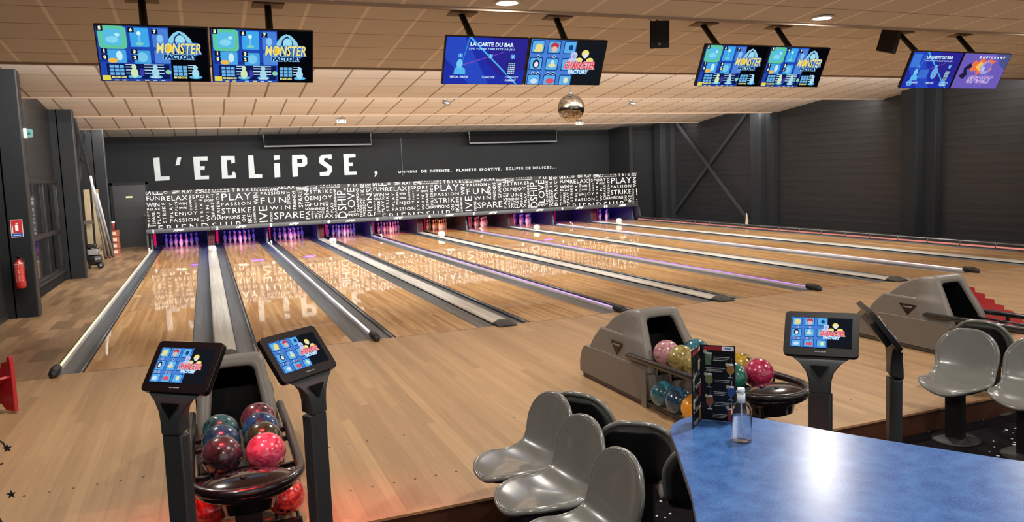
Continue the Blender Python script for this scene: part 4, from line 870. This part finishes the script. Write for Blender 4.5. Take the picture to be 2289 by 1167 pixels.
# ---------------------------------------------------------------- ball returns
SHELL = mat('#77716a', .42, bump=.12, bscale=500); SHELLD = mat('#4a4440', .5); RUB = mat('#141316', .3, coat=.4)
def loft(mb, prof, hw, m):
    n = len(prof); vs = [(-hw(z), y, z) for y, z in prof]+[(hw(z), y, z) for y, z in prof]
    mb.add(vs, [tuple(range(n)), tuple(range(n, 2*n))[::-1]]+[(i, (i+1) % n, (i+1) % n+n, i+n) for i in range(n)], m)
def rounded(w_, z0, z1, r, n=5):
    out = []
    for cx, cz, a0 in ((w_-r, z0+r, -90), (w_-r, z1-r, 0), (-w_+r, z1-r, 90), (-w_+r, z0+r, 180)):
        for t in range(n): a_ = math.radians(a0+t*90/(n-1)); out.append((cx+r*math.cos(a_), cz+r*math.sin(a_)))
    return out
def ball_return(x, label):
    t = thing('ball_return', label, 'ball return', (x, 0, 0), 0, 'ball returns on the approach')
    a = MB(); a.box(-.255, .255, -3.98, -2.83, 0.002, .05, SHELLD); a.build('plinth', t, bevel=.01)
    lo = MB(); loft(lo, [(-2.80, .045), (-2.80, .15), (-2.85, .26), (-2.90, .31), (-3.3, .325), (-3.9, .325), (-4.03, .31), (-4.05, .26), (-4.0, .045)], lambda z: .27, SHELL)
    lo.box(.266, .276, -4.05, -3.97, .0, .30, SHELL); lo.box(-.276, -.266, -4.05, -3.97, .0, .30, SHELL)
    lo.build('lower_shell', t, bevel=.022, seg=3)
    mi = MB(); loft(mi, [(-2.97, .29), (-3.03, .38), (-3.09, .45), (-3.19, .535), (-3.4, .537), (-3.64, .537), (-3.64, .29)], lambda z: .262-(z-.29)*.10, SHELL)
    mi.build('middle_shell', t, bevel=.02, seg=3)
    tp = MB(); loft(tp, [(-3.25, .50), (-3.26, .55), (-3.40, .655), (-3.53, .715), (-3.64, .745), (-3.66, .745), (-3.66, .50)], lambda z: .232-(z-.50)*.16, SHELL)
    tp.build('top_shell', t, bevel=.02, seg=3)
    yf = lambda z: -4.055+max(0, z-.36)*.62
    O = []; I = []
    for z in (.29, .34, .40, .46, .50, .53): O.append((.264-(z-.29)*.10, z)); 
    for z in (.545, .60, .66, .70): O.append((.238-(z-.50)*.17, z))
    for k in range(1, 5): th = k*PI/8; O.append((.204-.055+.055*math.cos(th), .715+.055*math.sin(th)))
    for z in (.29, .34, .40, .46, .50, .53, .545, .58, .61, .63): I.append((.185-(z-.29)*.14, z))
    for k in range(1, 5): th = k*PI/8; I.append((.137-.05+.05*math.cos(th), .645+.05*math.sin(th)))
    O2 = [(-x_, z_) for x_, z_ in O]+[(0, .771)]+O[::-1]; I2 = [(-x_, z_) for x_, z_ in I]+[(0, .697)]+I[::-1]
    n = len(O2); fr = MB(); vs = []
    for (ox, oz), (ix, iz) in zip(O2, I2):
        e = .012
        vs += [(ox, -3.62, oz-.026*max(0, (oz-.5)/.27)), (ox, yf(oz)+e*1.5, oz), (ox+(ix-ox)*.25, yf(oz+(iz-oz)*.25)-.004, oz+(iz-oz)*.25), (ox+(ix-ox)*.75, yf(oz+(iz-oz)*.75)-.004, oz+(iz-oz)*.75), (ix, yf(iz)+e*1.5, iz), (ix, -3.60, iz)]
    fr.add(vs, [(6*i+j, 6*i+j+1, 6*i+7+j, 6*i+6+j) for i in range(n-1) for j in range(5)], SHELL, True); fr.build('front_frame', t)
    a = MB(); vs = []
    for (ix, iz) in I2: vs += [(ix*.985, yf(iz)+.03, .29+(iz-.29)*.985), (ix*.985, -3.66, .29+(iz-.29)*.985)]
    a.add(vs, [(2*i, 2*i+1, 2*i+3, 2*i+2) for i in range(n-1)]+[tuple(2*i+1 for i in range(n))], mat('#0d0d0e', .5)); a.build('tunnel', t)
    a = MB(); a.box(-.17, .17, -4.03, -3.66, .322, .330, mat('#0d0d0e', .5)); a.build('tunnel_floor', t)
    a = MB(); a.tube([(-.05, -3.5, .36), (-.05, -3.42, .52)], .008, STEEL, 6); a.tube([(.06, -3.5, .36), (.06, -3.44, .48)], .008, STEEL, 6); a.build('lift_wires', t)
    for s_ in (-1, 1):
        a = MB(); Ms = Matrix(((0, 0, s_, s_*.253), (1, 0, 0, 0), (0, 1, 0, 0), (0, 0, 0, 1)))
        Ms = Ms @ Matrix.Rotation(0, 4, 'X')
        a.prism([(-3.425, .46), (-3.535, .345), (-3.645, .46)], .008, mat('#1b1512', .4), Ms)
        tx = mat('#a39a92', .5); M2 = Ms @ Matrix.Translation((0, 0, .0092))
        bx = (-3.60, -3.47, .425, .443)
        if s_ < 0: M2 = M2 @ Matrix.Translation((-7.07, 0, 0)) @ Matrix.Diagonal((-1, 1, 1, 1)) if False else M2
        vs_, fs_, aa, bb, cc, dd = glyphs('AMF', .05)
        out = [((bx[1]-(bx[1]-bx[0])*(v[0]-aa)/(bb-aa)) if s_ < 0 else (bx[0]+(bx[1]-bx[0])*(v[0]-aa)/(bb-aa)), bx[2]+(bx[3]-bx[2])*(v[1]-cc)/(dd-cc), 0) for v in vs_]
        a.add(out, fs_, tx, False, M2); a.build('emblem', t)
    # rack
    arc = [(.275*math.cos(th), -5.22+.28*math.sin(th), .42) for th in [PI+PI*i/14 for i in range(15)]]
    a = MB(); a.tube([(-.285, -3.76, .385), (-.285, -3.80, .39), (-.285, -4.4, .405)]+arc+[(.285, -4.4, .405), (.285, -3.80, .39), (.285, -3.76, .385)], [.016]+[.027]*(len(arc)+4)+[.016], RUB, 12); a.build('guard_rail', t)
    a = MB()
    for cx in (-.113, .113):
        for d in (-.06, .06): a.tube([(cx+d, -3.5, .352), (cx+d, -5.1, .352)], .010, mat('#3a3c40', .25, metal=.7), 8)
    a.build('track_rods', t)
    for y in (-4.25, -4.45, -4.95):
        for s_ in (-1, 1):
          a = MB(); a.box(*sorted((s_*.17, s_*.28)), y-.013, y+.013, .325, .35, RUB); a.box(*sorted((s_*.265, s_*.285)), y-.013, y+.013, .325, .40, RUB)
          a.build('rail_bracket', t)
    a = MB(); pr = [(.02, .452), (.10, .447), (.17, .436), (.215, .420), (.238, .405), (.25, .395), (.25, .375), (.22, .355), (.16, .33), (.14, .27), (.08, .25)]
    sq = Matrix.Translation((0, -5.305, 0)) @ Matrix.Diagonal((1, .75, 1, 1)); a.lathe(pr, mat('#151416', .16, coat=.8), 32, sq); a.build('hand_dish', t)
    a = MB(); 
    for q_ in ((-.09, .02), (.05, .06), (-.02, -.05)): a.lathe([(.012, .446), (.016, .452), (.008, .454)], mat('#0a0a0b', .2), 10, Matrix.Translation((q_[0], -5.305+q_[1], 0)))
    a.build('dish_vents', t)
    a = MB(); a.box(-.07, .07, -5.05, -4.92, 0.0, .33, mat('#121213', .5)); a.box(-.10, .10, -5.3, -4.9, .23, .34, BLACK); a.box(-.03, .03, -5.1, -3.9, .0, .03, BLACK); a.build('support_column', t, bevel=.008)
    a = MB()
    for s_ in (-1, 1):
        for d in (.15, .265): a.tube([(s_*d, -3.95, .05), (s_*d, -5.06, .045)], .010, mat('#4a4a4c', .3, metal=.6), 8)
        a.box(*sorted((s_*.03, s_*.28)), -5.08, -5.04, .0, .06, BLACK)
    a.build('lower_rack', t)
    return t
ball_return(1.6856, 'grey plastic ball return with full rack between the two left terminals')
ball_return(5.06, 'grey plastic ball return with full rack behind the drinks menu')
ball_return(8.45, 'grey plastic ball return with an empty rack at the right')

# balls
def bowl(x, y, z, mats, label, rot, r=.108):
    t = thing('bowling_ball', label, 'bowling ball', (x, y, z), 0, 'bowling balls on the return racks'); t.rotation_euler = rot
    a = MB(); a.sphere((0, 0, 0), r, mats, 40); a.build('shell', t)
    a = MB()
    for (u, v, rr) in ((-.16, .10, .0125), (.16, .10, .0125), (0, -.26, .0145)):
        d = Vector((u, v, 1)).normalized(); e = d.orthogonal().normalized(); f_ = d.cross(e)
        ring = [d*(r+.0004)*math.cos(rr/r)+(math.cos(2*PI*k/14)*e+math.sin(2*PI*k/14)*f_)*rr for k in range(14)]
        a.add([d*(r+.0003)]+ring, [(0, 1+k, 1+(k+1) % 14) for k in range(14)], mat('#060606', .6))
    a.build('finger_holes', t)
BM = {k: ball_mat('ball_'+k, a_, b_) for k, a_, b_ in (('teal', '#143c40', '#2c6a6c'), ('navy', '#15304a', '#27506e'), ('grape', '#2a1f26', '#4c3a44'), ('plum', '#5e2a38', '#7d4450'), ('blue', '#14325c', '#2b5a88'), ('olive', '#20261a', '#39402c'),
      ('rose', '#a02848', '#cf5a78'), ('pink', '#a56670', '#c99aa0'), ('gold', '#7a6a34', '#a8965a'), ('yellow', '#8a6c10', '#b89428'), ('green', '#0f4a40', '#256e60'), ('crimson', '#8c0f34', '#b23058'), ('orange', '#d8841a', '#eaa53a'), ('red', '#a31420', '#e0463c'), ('teal2', '#1c4c5a', '#2f7484'))}
X1, X2 = 1.6856, 5.06
for x, y, k, l, rot in ((X1-.113, -4.50, 'teal', 'dark teal marbled ball at the back left of the left rack', (.5, -.5, 0)), (X1-.113, -4.73, 'navy', 'navy blue ball in the middle of the left column, left rack', (-1.9, .3, 0)), (X1-.113, -4.96, 'grape', 'dark grape coloured ball at the front left of the left rack', (2.5, 0, 0)),
     (X1+.113, -4.35, 'plum', 'plum red ball at the back right of the left rack', (.45, .1, .4)), (X1+.113, -4.573, 'blue', 'blue ball second from the back right of the left rack', (.4, -.05, 0)), (X1+.113, -4.796, 'olive', 'dark olive ball second from the front right of the left rack', (2.4, .3, 0)), (X1+.113, -5.019, 'rose', 'bright rose swirled ball at the front right of the left rack', (2.2, 0, 1))):
    bowl(x, y, .4545, BM[k], l, rot)
for x, y, k, l, rot in ((X2-.113, -4.12, 'pink', 'pale pink marbled ball at the tunnel mouth of the middle rack', (1.2, .3, 0)), (X2-.113, -4.338, 'gold', 'dull gold ball next to the pink one on the middle rack', (2, 0, 0)), (X2-.113, -4.556, 'gold', 'dull gold ball partly hidden by the left page of the menu', (2, 1, 0)), (X2-.113, -4.774, 'navy', 'navy ball hidden behind the menu on the middle rack', (2, 0, 2)), (X2-.113, -4.992, 'green', 'dark green ball at the front left of the middle rack', (2.2, 0, 0)),
     (X2+.113, -4.20, 'teal2', 'blue green ball at the back right of the middle rack', (2.5, 0, 0)), (X2+.113, -4.56, 'navy', 'navy ball on the right column behind the menu', (2.5, 0, 0)), (X2+.113, -4.777, 'yellow', 'mustard yellow ball behind the green one, middle rack', (.5, .3, 0)), (X2+.113, -4.995, 'crimson', 'crimson ball at the front right of the middle rack', (2.4, 0, 0))):
    bowl(x, y, .4545, BM[k], l, rot)
for x, y, k, l in ((X2-.2075, -4.22, 'teal2', 'dark blue ball on the lower rack next to the grey hood'), (X2-.2075, -4.44, 'navy', 'dark blue ball on the lower rack, second from the grey hood'), (X2-.2075, -4.66, 'orange', 'orange ball on the lower rack of the middle ball return'),
                (X1+.2075, -4.94, 'red', 'swirled ball coloured red by the glow, low on the right of the left return'), (X1-.2075, -4.92, 'red', 'ball coloured red by the glow, low on the left of the left return'), (X1-.2075, -4.70, 'grape', 'dark ball low on the left behind the red one'), (X1+.2075, -4.72, 'grape', 'dark ball low on the right behind the red one'), (X2+.2075, -4.3, 'grape', 'dark ball on the far lower rack of the middle return')):  # red glow under the left rack is put into the low balls' colour
    bowl(x, y, .154, BM[k], l, (2.2, .3, 0))
# ---------------------------------------------------------------- score terminals
def terminal(x, y, rz, zc, label):
    """zc = height of the tablet centre above the carpet"""
    t = thing('score_terminal', label, 'touch terminal', (x, y, -.17), rz, 'touch terminals on stands')
    tl = .63; PM = mat('#2b2f31', .42); tz = zc
    a = MB(); r = [(-.052, -.03), (.052, -.03), (.062, .0), (.052, .035), (-.052, .035), (-.062, .0)]
    a.prism(r, tz-.30, PM); a.build('pole', t, bevel=.006)
    a = MB(); a.box(-.16, .16, -.10, .13, 0, .012, DARK); a.build('base_plate', t, bevel=.004)
    # flared neck
    secs = [(tz-.30, .054, .036, 0), (tz-.24, .056, .034, .0), (tz-.19, .070, .030, .004), (tz-.145, .105, .024, .012), (tz-.115, .15, .016, .022)]
    vs = []
    for z, hw, hd, oy in secs: vs += [(-hw, -hd+oy, z), (hw, -hd+oy, z), (hw, hd+oy, z+.02), (-hw, hd+oy, z+.02)]
    a = MB(); a.add(vs, [(0,1,2,3)[::-1], tuple(range(16, 20))]+[(4*i+j, 4*i+(j+1) % 4, 4*i+4+(j+1) % 4, 4*i+4+j) for i in range(4) for j in range(4)], PM); a.build('neck', t, bevel=.008)
    a = MB(); a.add([(-.048, -.030, tz-.150), (.048, -.030, tz-.150), (0, -.0385, tz-.215), (-.048, -.018, tz-.150), (.048, -.018, tz-.150), (0, -.028, tz-.215)], [(0,1,2), (3,5,4), (0,2,5,3), (1,4,5,2), (0,3,4,1)], mat('#08090a', .3)); a.build('triangle_badge', t)
    R = Matrix.Translation((0, .074, tz)) @ Matrix.Rotation(-tl, 4, 'X') @ XZ
    q = []
    for cx, cy, a0 in ((.165, -.105, -90), (.165, .105, 0), (-.165, .105, 90), (-.165, -.105, 180)):
        for k in range(5): th = math.radians(a0+k*22.5); q.append((cx+.024*math.cos(th), cy+.024*math.sin(th)))
    a = MB(); a.prism(q, .028, mat('#0c0c0e', .35), R @ Matrix.Translation((0, 0, -.028))); a.build('tablet', t, bevel=.005)
    a = MB(); a.prism([(p[0]*.7, p[1]*.6-.01) for p in q], .03, mat('#0c0c0e', .4), R @ Matrix.Translation((0, 0, -.058))); a.build('back_cover', t, bevel=.01)
    p = Pic(.31, R @ Matrix.Translation((0, .006, .0))); p.z = .0008; pic_character(p); p.mb.build('screen', t)
    a = MB(); put_text(a, 'QUBICAAMF', (-.028, .028, -.1085, -.103), emis('#e8e4e0', .7), R, bold=.05, lift=.0012)
    a.build('maker_mark', t)
    a = MB(); a.add([(x_, y_, .001) for x_, y_ in [(-.03, -.129), (.03, -.129), (.022, -.141), (-.022, -.141)]], [(0,1,2,3)], mat('#d8cfc0', .4), False, R @ Matrix.Translation((0, 0, -.02))); a.build('speaker_slot', t)
terminal(1.382, -5.586, -.705, 1.266, 'black touch terminal left of the left ball return')
terminal(2.015, -5.570, .70, 1.263, 'black touch terminal right of the left ball return')
terminal(4.520, -6.345, -.803, 1.206, 'black touch terminal facing the camera behind the blue table')
terminal(5.03, -6.36, .98, 1.22, 'black touch terminal seen from its side behind the blue table')

# ---------------------------------------------------------------- moulded seats
SEAT = mat('#6f706c', .26, coat=.7, spec=.6); SEATB = mat('#131416', .4)
PROF = []; HW = []
for k in range(9):
    ph = math.radians(86-k*86/8); yy_ = -.05-.190*math.sin(ph); PROF.append((yy_, .433-.030*math.sin(ph)**6)); HW.append(.224*max(.05, math.cos(ph))**.85)
for yy_, zz_, hh_ in ((0.0, .424, .226), (.05, .424, .224), (.10, .430, .220), (.145, .445, .214), (.185, .472, .210), (.208, .505, .209), (.224, .545, .212), (.236, .585, .217)): PROF.append((yy_, zz_)); HW.append(hh_)
for k in range(1, 10):
    ph = math.radians(k*86/9); zz_ = .60+.195*math.sin(ph); PROF.append((.241+.047*(zz_-.60)/.195, zz_)); HW.append(.220*max(.05, math.cos(ph))**.85)
def seat_hw(i): return HW[i]
def seat_grid(i0, i1, off=0.0, sc_=1.0, nx=10):
    vs = []; rows = []
    for i in range(i0, i1+1):
        y, z = PROF[i]; h = seat_hw(i)*sc_
        ty = PROF[min(i+1, len(PROF)-1)][0]-PROF[max(i-1, 0)][0]; tz = PROF[min(i+1, len(PROF)-1)][1]-PROF[max(i-1, 0)][1]; L = math.hypot(ty, tz)
        ny, nz = -tz/L, ty/L
        for k in range(nx+1):
            u = -1+2*k/nx; c = .022*u*u*(h/.222)
            vs.append((h*u, y+ny*(c+off), z+nz*(c+off)))
        rows.append(i)
    n = nx+1; fs = [(r*n+k, r*n+k+1, (r+1)*n+k+1, (r+1)*n+k) for r in range(len(rows)-1) for k in range(nx)]
    return vs, fs, n, len(rows)
def make_seat():
    t = thing('moulded_seat', 'grey moulded plastic seat', 'seat')
    vs, fs, n, R_ = seat_grid(0, len(PROF)-1)
    a = MB(); a.add(vs, fs, SEAT, True); a.build('seat_shell', t, solid=.016, sub=1)
    edge = [vs[r*n] for r in range(R_)]+[vs[(R_-1)*n+k] for k in range(1, n)]+[vs[r*n+n-1] for r in range(R_-2, -1, -1)]+[vs[k] for k in range(n-2, 0, -1)]
    a = MB(); a.tube(edge, .0145, SEAT, 10, closed=True); a.build('rolled_rim', t)
    v2, f2, n2, R2 = seat_grid(14, 22, -.036, .88); a = MB(); a.add(v2, f2, SEATB, True)
    v3, f3, _, _ = seat_grid(2, 15, -.036, .88); a.add(v3, f3, SEATB, True); a.build('dark_back_cover', t, solid=.012, sub=1)
    a = MB(); r = [(-.06, -.045), (.06, -.045), (.06, .045), (-.06, .045)]; vs = [(p[0], p[1]+.02, .018) for p in r]+[(p[0], p[1]+.0, .40) for p in r]
    a.add(vs, [(0,3,2,1), (4,5,6,7), (0,1,5,4), (1,2,6,5), (2,3,7,6), (3,0,4,7)], mat('#0b0b0d', .6)); a.build('column', t, bevel=.006)
    a = MB(); a.lathe([(.17, 0), (.175, .006), (.16, .016), (.05, .022)], mat('#2a292b', .55), 28, c=(0, .02)); a.build('floor_disc', t)
    return t
def place(o, x, y, faz, label):
    """faz = compass direction the sitter faces, degrees from +X"""
    o.location = (x, y, -.17); o.rotation_euler = (0, 0, math.radians(faz+90)); tag(o, label, 'seat', 'grey moulded seats on pedestals')
seat0 = make_seat(); used = False
for x, y, fz, lb in ((3.16, -5.38, 190, 'grey moulded seat, farthest of the three facing left at bottom centre'), (3.12, -5.86, 187, 'grey moulded seat, middle of the three facing left at bottom centre'), (3.04, -6.40, 183, 'grey moulded seat at the bottom edge, nearest of the three facing left'),
                     (3.80, -5.24, 30, 'grey moulded seat turned away, its dark back behind the farthest left-facing seat'), (3.75, -5.80, 52, 'grey moulded seat turned away with its wide dark back in full view'), (3.86, -6.24, 62, 'grey moulded seat turned away, half hidden by the tip of the blue table'),
                     (6.66, -5.39, 200, 'grey moulded seat facing left, in full view right of the terminals'), (7.55, -5.0, 20, 'grey moulded seat turned away behind the right full-view seat'), (6.80, -5.86, 200, 'grey moulded seat at the right edge, nearer than the full-view one'), (6.99, -6.32, 205, 'grey moulded seat at the right edge, only its floor disc and rim in view')):
    o = seat0 if not used else copy_tree(seat0); used = True; place(o, x, y, fz, lb)

# ---------------------------------------------------------------- blue table, menu, bottle
pts = [(2.70, -8.10), (2.863, -7.671), (2.971, -7.477), (3.075, -7.263), (3.15, -7.11), (3.205, -6.99), (3.235, -6.925), (3.285, -6.865), (3.345, -6.823), (3.41, -6.805), (3.475, -6.812), (3.535, -6.845), (3.59, -6.895), (3.64, -6.96), (3.705, -7.08), (3.776, -7.22), (3.86, -7.37), (3.95, -7.52), (4.05, -7.68), (4.16, -7.84), (4.4, -8.15), (4.62, -8.5), (4.6, -8.9), (4.2, -9.2), (3.5, -9.2), (2.9, -8.9), (2.66, -8.5)]
t = thing('blue_table', 'blue laminate high table with a curved outline in the right foreground', 'table', (3.65, -8.2, -.17))
M0 = Matrix.Translation((-3.65, 8.2, .17))
a = MB(); a.prism(pts, .004, table_mat(), M0 @ Matrix.Translation((0, 0, .896))); a.build('table_top', t)
a = MB(); a.prism(pts, .034, mat('#5b5560', .35, coat=.4), M0 @ Matrix.Translation((0, 0, .862))); a.build('edge_band', t, bevel=.006)
a = MB(); a.cyl((0, 0, .02), (0, 0, 1.03), .04, BLACK); a.build('pedestal', t)
a = MB(); a.lathe([(.3, 0), (.3, .01), (.05, .03)], BLACK, 28); a.build('foot', t)
t = thing('drinks_menu', 'black folding drinks menu standing on the blue table', 'menu', (3.427, -6.863, .9))
def page(name, dx, dy, wd, graphics):
    d = Vector((dx, dy, 0)).normalized(); nrm = Vector((d.y, -d.x, 0))
    if nrm.dot(Vector((-1.84, -2.75, 0))) < 0: nrm = -nrm
    hx = d if True else d
    M = Matrix(((d.x, 0, nrm.x, 0), (d.y, 0, nrm.y, 0), (0, 1, 0, 0), (0, 0, 0, 1)))
    a = MB(); a.box(0, wd, 0.001, .318, -.0025, 0, mat('#0d0c0e', .35), M); pg = a.build(name, t)
    a = MB(); graphics(a, M, wd); a.build('printing', pg)
GL = {'glass': mat('#8f928c', .4), 'amber': mat('#8c6030', .4), 'lime': mat('#70784e', .4), 'blue': mat('#2c4f88', .4), 'tea': mat('#7c5038', .4), 'red': mat('#83303a', .4), 'line': mat('#b4b2b0', .5), 'hdr': mat('#8c2026', .5), 'tag': mat('#d6d8de', .5), 'green': mat('#5a7058', .4), 'cream': mat('#a89f84', .4)}
def P2(a, M, q, m, z=.0006): a.poly(q, GL[m], M @ Matrix.Translation((0, 0, z)))
def glass(a, M, x, y, c, s=1.0, kind=0, fl=1):
    if kind == 0:   # stem glass
        P2(a, M, [(x-.013*s, y+.052*s), (x-.016*s, y+.03*s), (x-.009*s, y+.016*s), (x+.009*s, y+.016*s), (x+.016*s, y+.03*s), (x+.013*s, y+.052*s)], c)
        P2(a, M, [(x-.012*s, y+.052*s), (x-.012*s, y+.06*s), (x+.012*s, y+.06*s), (x+.012*s, y+.052*s)], 'tag')
        P2(a, M, [(x-.002*s, y+.016*s), (x+.002*s, y+.016*s), (x+.002*s, y+.002*s), (x-.002*s, y+.002*s)], 'glass'); P2(a, M, [(x-.011*s, y), (x+.011*s, y), (x+.009*s, y+.003*s), (x-.009*s, y+.003*s)], 'tag')
    else:
        P2(a, M, [(x-.015*s, y+.048*s), (x-.011*s, y), (x+.011*s, y), (x+.015*s, y+.048*s)], c); P2(a, M, [(x-.015*s, y+.046*s), (x-.015*s, y+.052*s), (x+.015*s, y+.052*s), (x+.015*s, y+.046*s)], 'tag', .0009)
    P2(a, M, [(x+.001, y+.052*s), (x+.003, y+.052*s), (x+.006, y+.082*s), (x+.004, y+.082*s)], 'glass', .0003)
    P2(a, M, [(x-.013+.008*math.cos(k*PI/4), y+.056*s+.008*math.sin(k*PI/4)) for k in range(8)], 'cream', .0012)
def lines(a, M, x0, x1, y, n=3):
    for k in range(n): P2(a, M, [(x0+.004*(k % 2), y-k*.0065), (x1-.006*(k % 3), y-k*.0065), (x1-.006*(k % 3), y-k*.0065+.0022), (x0+.004*(k % 2), y-k*.0065+.0022)], 'line')
def right_page(a, M, w_):
    P2(a, M, [(.014, .297), (.088, .297), (.088, .314), (.014, .314)], 'hdr'); P2(a, M, [(.088, .297), (w_-.006, .297), (w_-.006, .315), (.088, .315)], 'tag'); P2(a, M, [(.10, .304), (.125, .304), (.125, .308), (.10, .308)], 'blue', .0009)
    glass(a, M, .032, .235, 'green', 1.0, 1); glass(a, M, .122, .185, 'amber', 1); glass(a, M, .034, .140, 'lime', 1); glass(a, M, .123, .092, 'blue', 1); glass(a, M, .036, .048, 'tea', 1); glass(a, M, .122, .006, 'red', 1, 1)
    lines(a, M, .052, .12, .268); lines(a, M, .02, .10, .222, 3); lines(a, M, .054, .12, .172, 2); lines(a, M, .052, .106, .122, 3); lines(a, M, .054, .122, .078, 3); lines(a, M, .045, .106, .028, 3)
def left_page(a, M, w_):
    P2(a, M, [(.03, .295), (w_-.01, .295), (w_-.01, .312), (.03, .312)], 'hdr'); P2(a, M, [(.01, .297), (.03, .297), (.03, .315), (.01, .315)], 'tag')
    glass(a, M, .028, .20, 'cream', 1.0, 0); glass(a, M, w_-.022, .150, 'green', 1.0, 1); glass(a, M, .024, .105, 'red', 1.2, 1); glass(a, M, w_-.022, .06, 'cream', .9, 0); glass(a, M, .024, .010, 'amber', 1.1, 1)
    for y in (.215, .165, .115, .072, .022): lines(a, M, .05 if y in (.215, .115, .022) else .04, w_-.012 if y in (.215, .115, .022) else w_-.04, y, 3)
page('right_page', .098, -.102, .142, right_page); page('left_page', -.101, -.09, .136, left_page)
# hand gel bottle
t = thing('gel_bottle', 'clear pump bottle of hand gel with a white pump on the blue table', 'bottle', (3.413, -7.152, .9))
def glassy(name, col, rough, ior):
    m = bpy.data.materials.new(name); m.use_nodes = True; b = m.node_tree.nodes['Principled BSDF']
    b.inputs['Base Color'].default_value = lin(col); b.inputs['Roughness'].default_value = rough; b.inputs['Transmission Weight'].default_value = 1; b.inputs['IOR'].default_value = ior; b.inputs['Coat Weight'].default_value = 1; b.inputs['Coat Roughness'].default_value = .03; return m
a = MB(); a.lathe([(.036, .0), (.0395, .004), (.040, .012), (.040, .112), (.0375, .128), (.029, .143), (.018, .151), (.013, .153)], glassy('clear_plastic', '#ffffff', .0, 1.03), 32); a.build('body', t)
a = MB(); a.lathe([(.034, .004), (.0375, .008), (.038, .014), (.038, .096), (.0, .0962)], glassy('clear_gel', '#fbfdff', .0, 1.05), 32); a.build('gel', t)
a = MB(); a.cyl((0, 0, .150), (0, 0, .183), .0155, mat('#d3dbe2', .4)); a.cyl((0, 0, .183), (0, 0, .192), .010, WHITE); a.lathe([(.0135, .190), (.015, .196), (.014, .206), (.006, .208)], mat('#dfe5ea', .35), 20); a.tube([(0, 0, .203), (-.016, -.008, .203), (-.021, -.011, .199)], [.007, .006, .004], mat('#dfe5ea', .35), 8); a.build('pump', t)
a = MB(); a.tube([(0, 0, .15), (0, 0, .06), (.012, .004, .015)], .003, mat('#dfe6ec', .4), 6); a.build('dip_tube', t)

# ---------------------------------------------------------------- red toys and wire garland
REDP = mat('#b42a32', .35, coat=.4)
def ramp(x, y, rz, s, label, L=.95, H=.62):
    t = thing('ball_ramp', label, 'ball ramp', (x, y, 0), rz, 'red plastic ball ramps for children')
    prof = [(0, 0.02), (0, H*.95)]
    n = 7
    for k in range(n):
        u0 = k/n; u1 = (k+.55)/n; u2 = (k+.6)/n
        z = lambda u: H*(1-u)*.95+.10
        prof += [(L*u0+.01, z(u0)), (L*u1, z(u0)-.015), (L*u2, z((k+1)/n)+.012)]
    prof += [(L, .06), (L, .02), (L*.85, .02), (L*.8, .06), (L*.3, .08), (L*.2, .02)]
    prof = [(a_*s, b_*s) for a_, b_ in prof]
    for d in (-.15, .11):
        a = MB(); a.prism(prof, .04*s, REDP, Matrix.Translation((0, -d*s, 0)) @ XZ); a.build('side_plate', t, bevel=.006)
    a = MB(); a.add([(0.03*s, -.12*s, H*.72*s), (0.03*s, .12*s, H*.72*s), (L*.96*s, .12*s, .07*s), (L*.96*s, -.12*s, .07*s)], [(0,1,2,3)], REDP); a.build('chute', t, solid=.02)
ramp(8.99, -3.35, -.10, 1.0, 'red plastic children ball ramp with serrated back beside the right ball return', .95, .56)
ramp(-.16, -1.55, 2.3, .9, 'red plastic children ball ramp at the left edge of the approach', .7, .5)
GW = mat('#141414', .6)
t = thing('wire_garland', 'dark wire garland with small stars hanging at the left edge', 'garland', (.86, -6.5, 0))
random.seed(3); a = MB()
path = [(.015*math.sin(k*1.9)+.0, .02*math.cos(k), 1.22-k*.055) for k in range(24)]; a.tube(path, .0035, GW, 6)
for k in range(1, 23, 2):
    x, y, z = path[k]; r = .035+.015*(k % 3)
    a.tube([(x, y, z), (x-r*.5, y, z-.03), (x-r*.9, y, z-.01), (x-r*1.3, y, z+.03)], .0025, GW, 5)
a.tube([(x_+.028*math.cos(PI+k_*.5)*1.0, 0, z_) for k_, (x_, z_) in enumerate([(.03, 1.10)]*0)] or [(.01+.04*math.cos(t_*.6), 0, 1.08+.05*math.sin(t_*.6)) for t_ in range(10)], .003, GW, 5)
a.build('wire', t)
for (x, z) in ((.052, 1.09), (.05, .93), (.056, .76), (-.03, 1.0)):
    a = MB(); q = [(x+(.016 if k % 2 == 0 else .006)*math.cos(k*PI/5+.3), z+(.016 if k % 2 == 0 else .006)*math.sin(k*PI/5+.3)) for k in range(10)]; a.prism(q, .003, GW, Matrix.Translation((0, 0, 0)) @ XZ); a.build('star', t)
a = MB(); a.tube([(0, 0, -.17), (0, 0, 1.24)], .004, GW, 5); a.cyl((0, 0, -.17), (0, 0, -.15), .1, GW); a.tube([(0, 0, 1.2), (0, 0, 1.24)], .012, GW, 6)
for o in a.build('stand', t), : o.location = (-.03, .03, 0)

# unseen low red lamps added for the red glow, with red spots overhead
area_light('added_red_glow', (1.72, -6.35, .25), (0, .9, .1), .5, .08, .8, (1, .05, .04), 160)
for x_, y_ in ((1.42, -5.25), (1.95, -5.35)): area_light('red_spot', (x_, y_, 3.8), (0, .02, -1), .12, .12, 4.5, (1, .03, .03), 35)
area_light('added_red_glow', (3.6, -6.9, .1), (.8, .3, .1), .4, .05, .5, (1, .1, .06), 120)
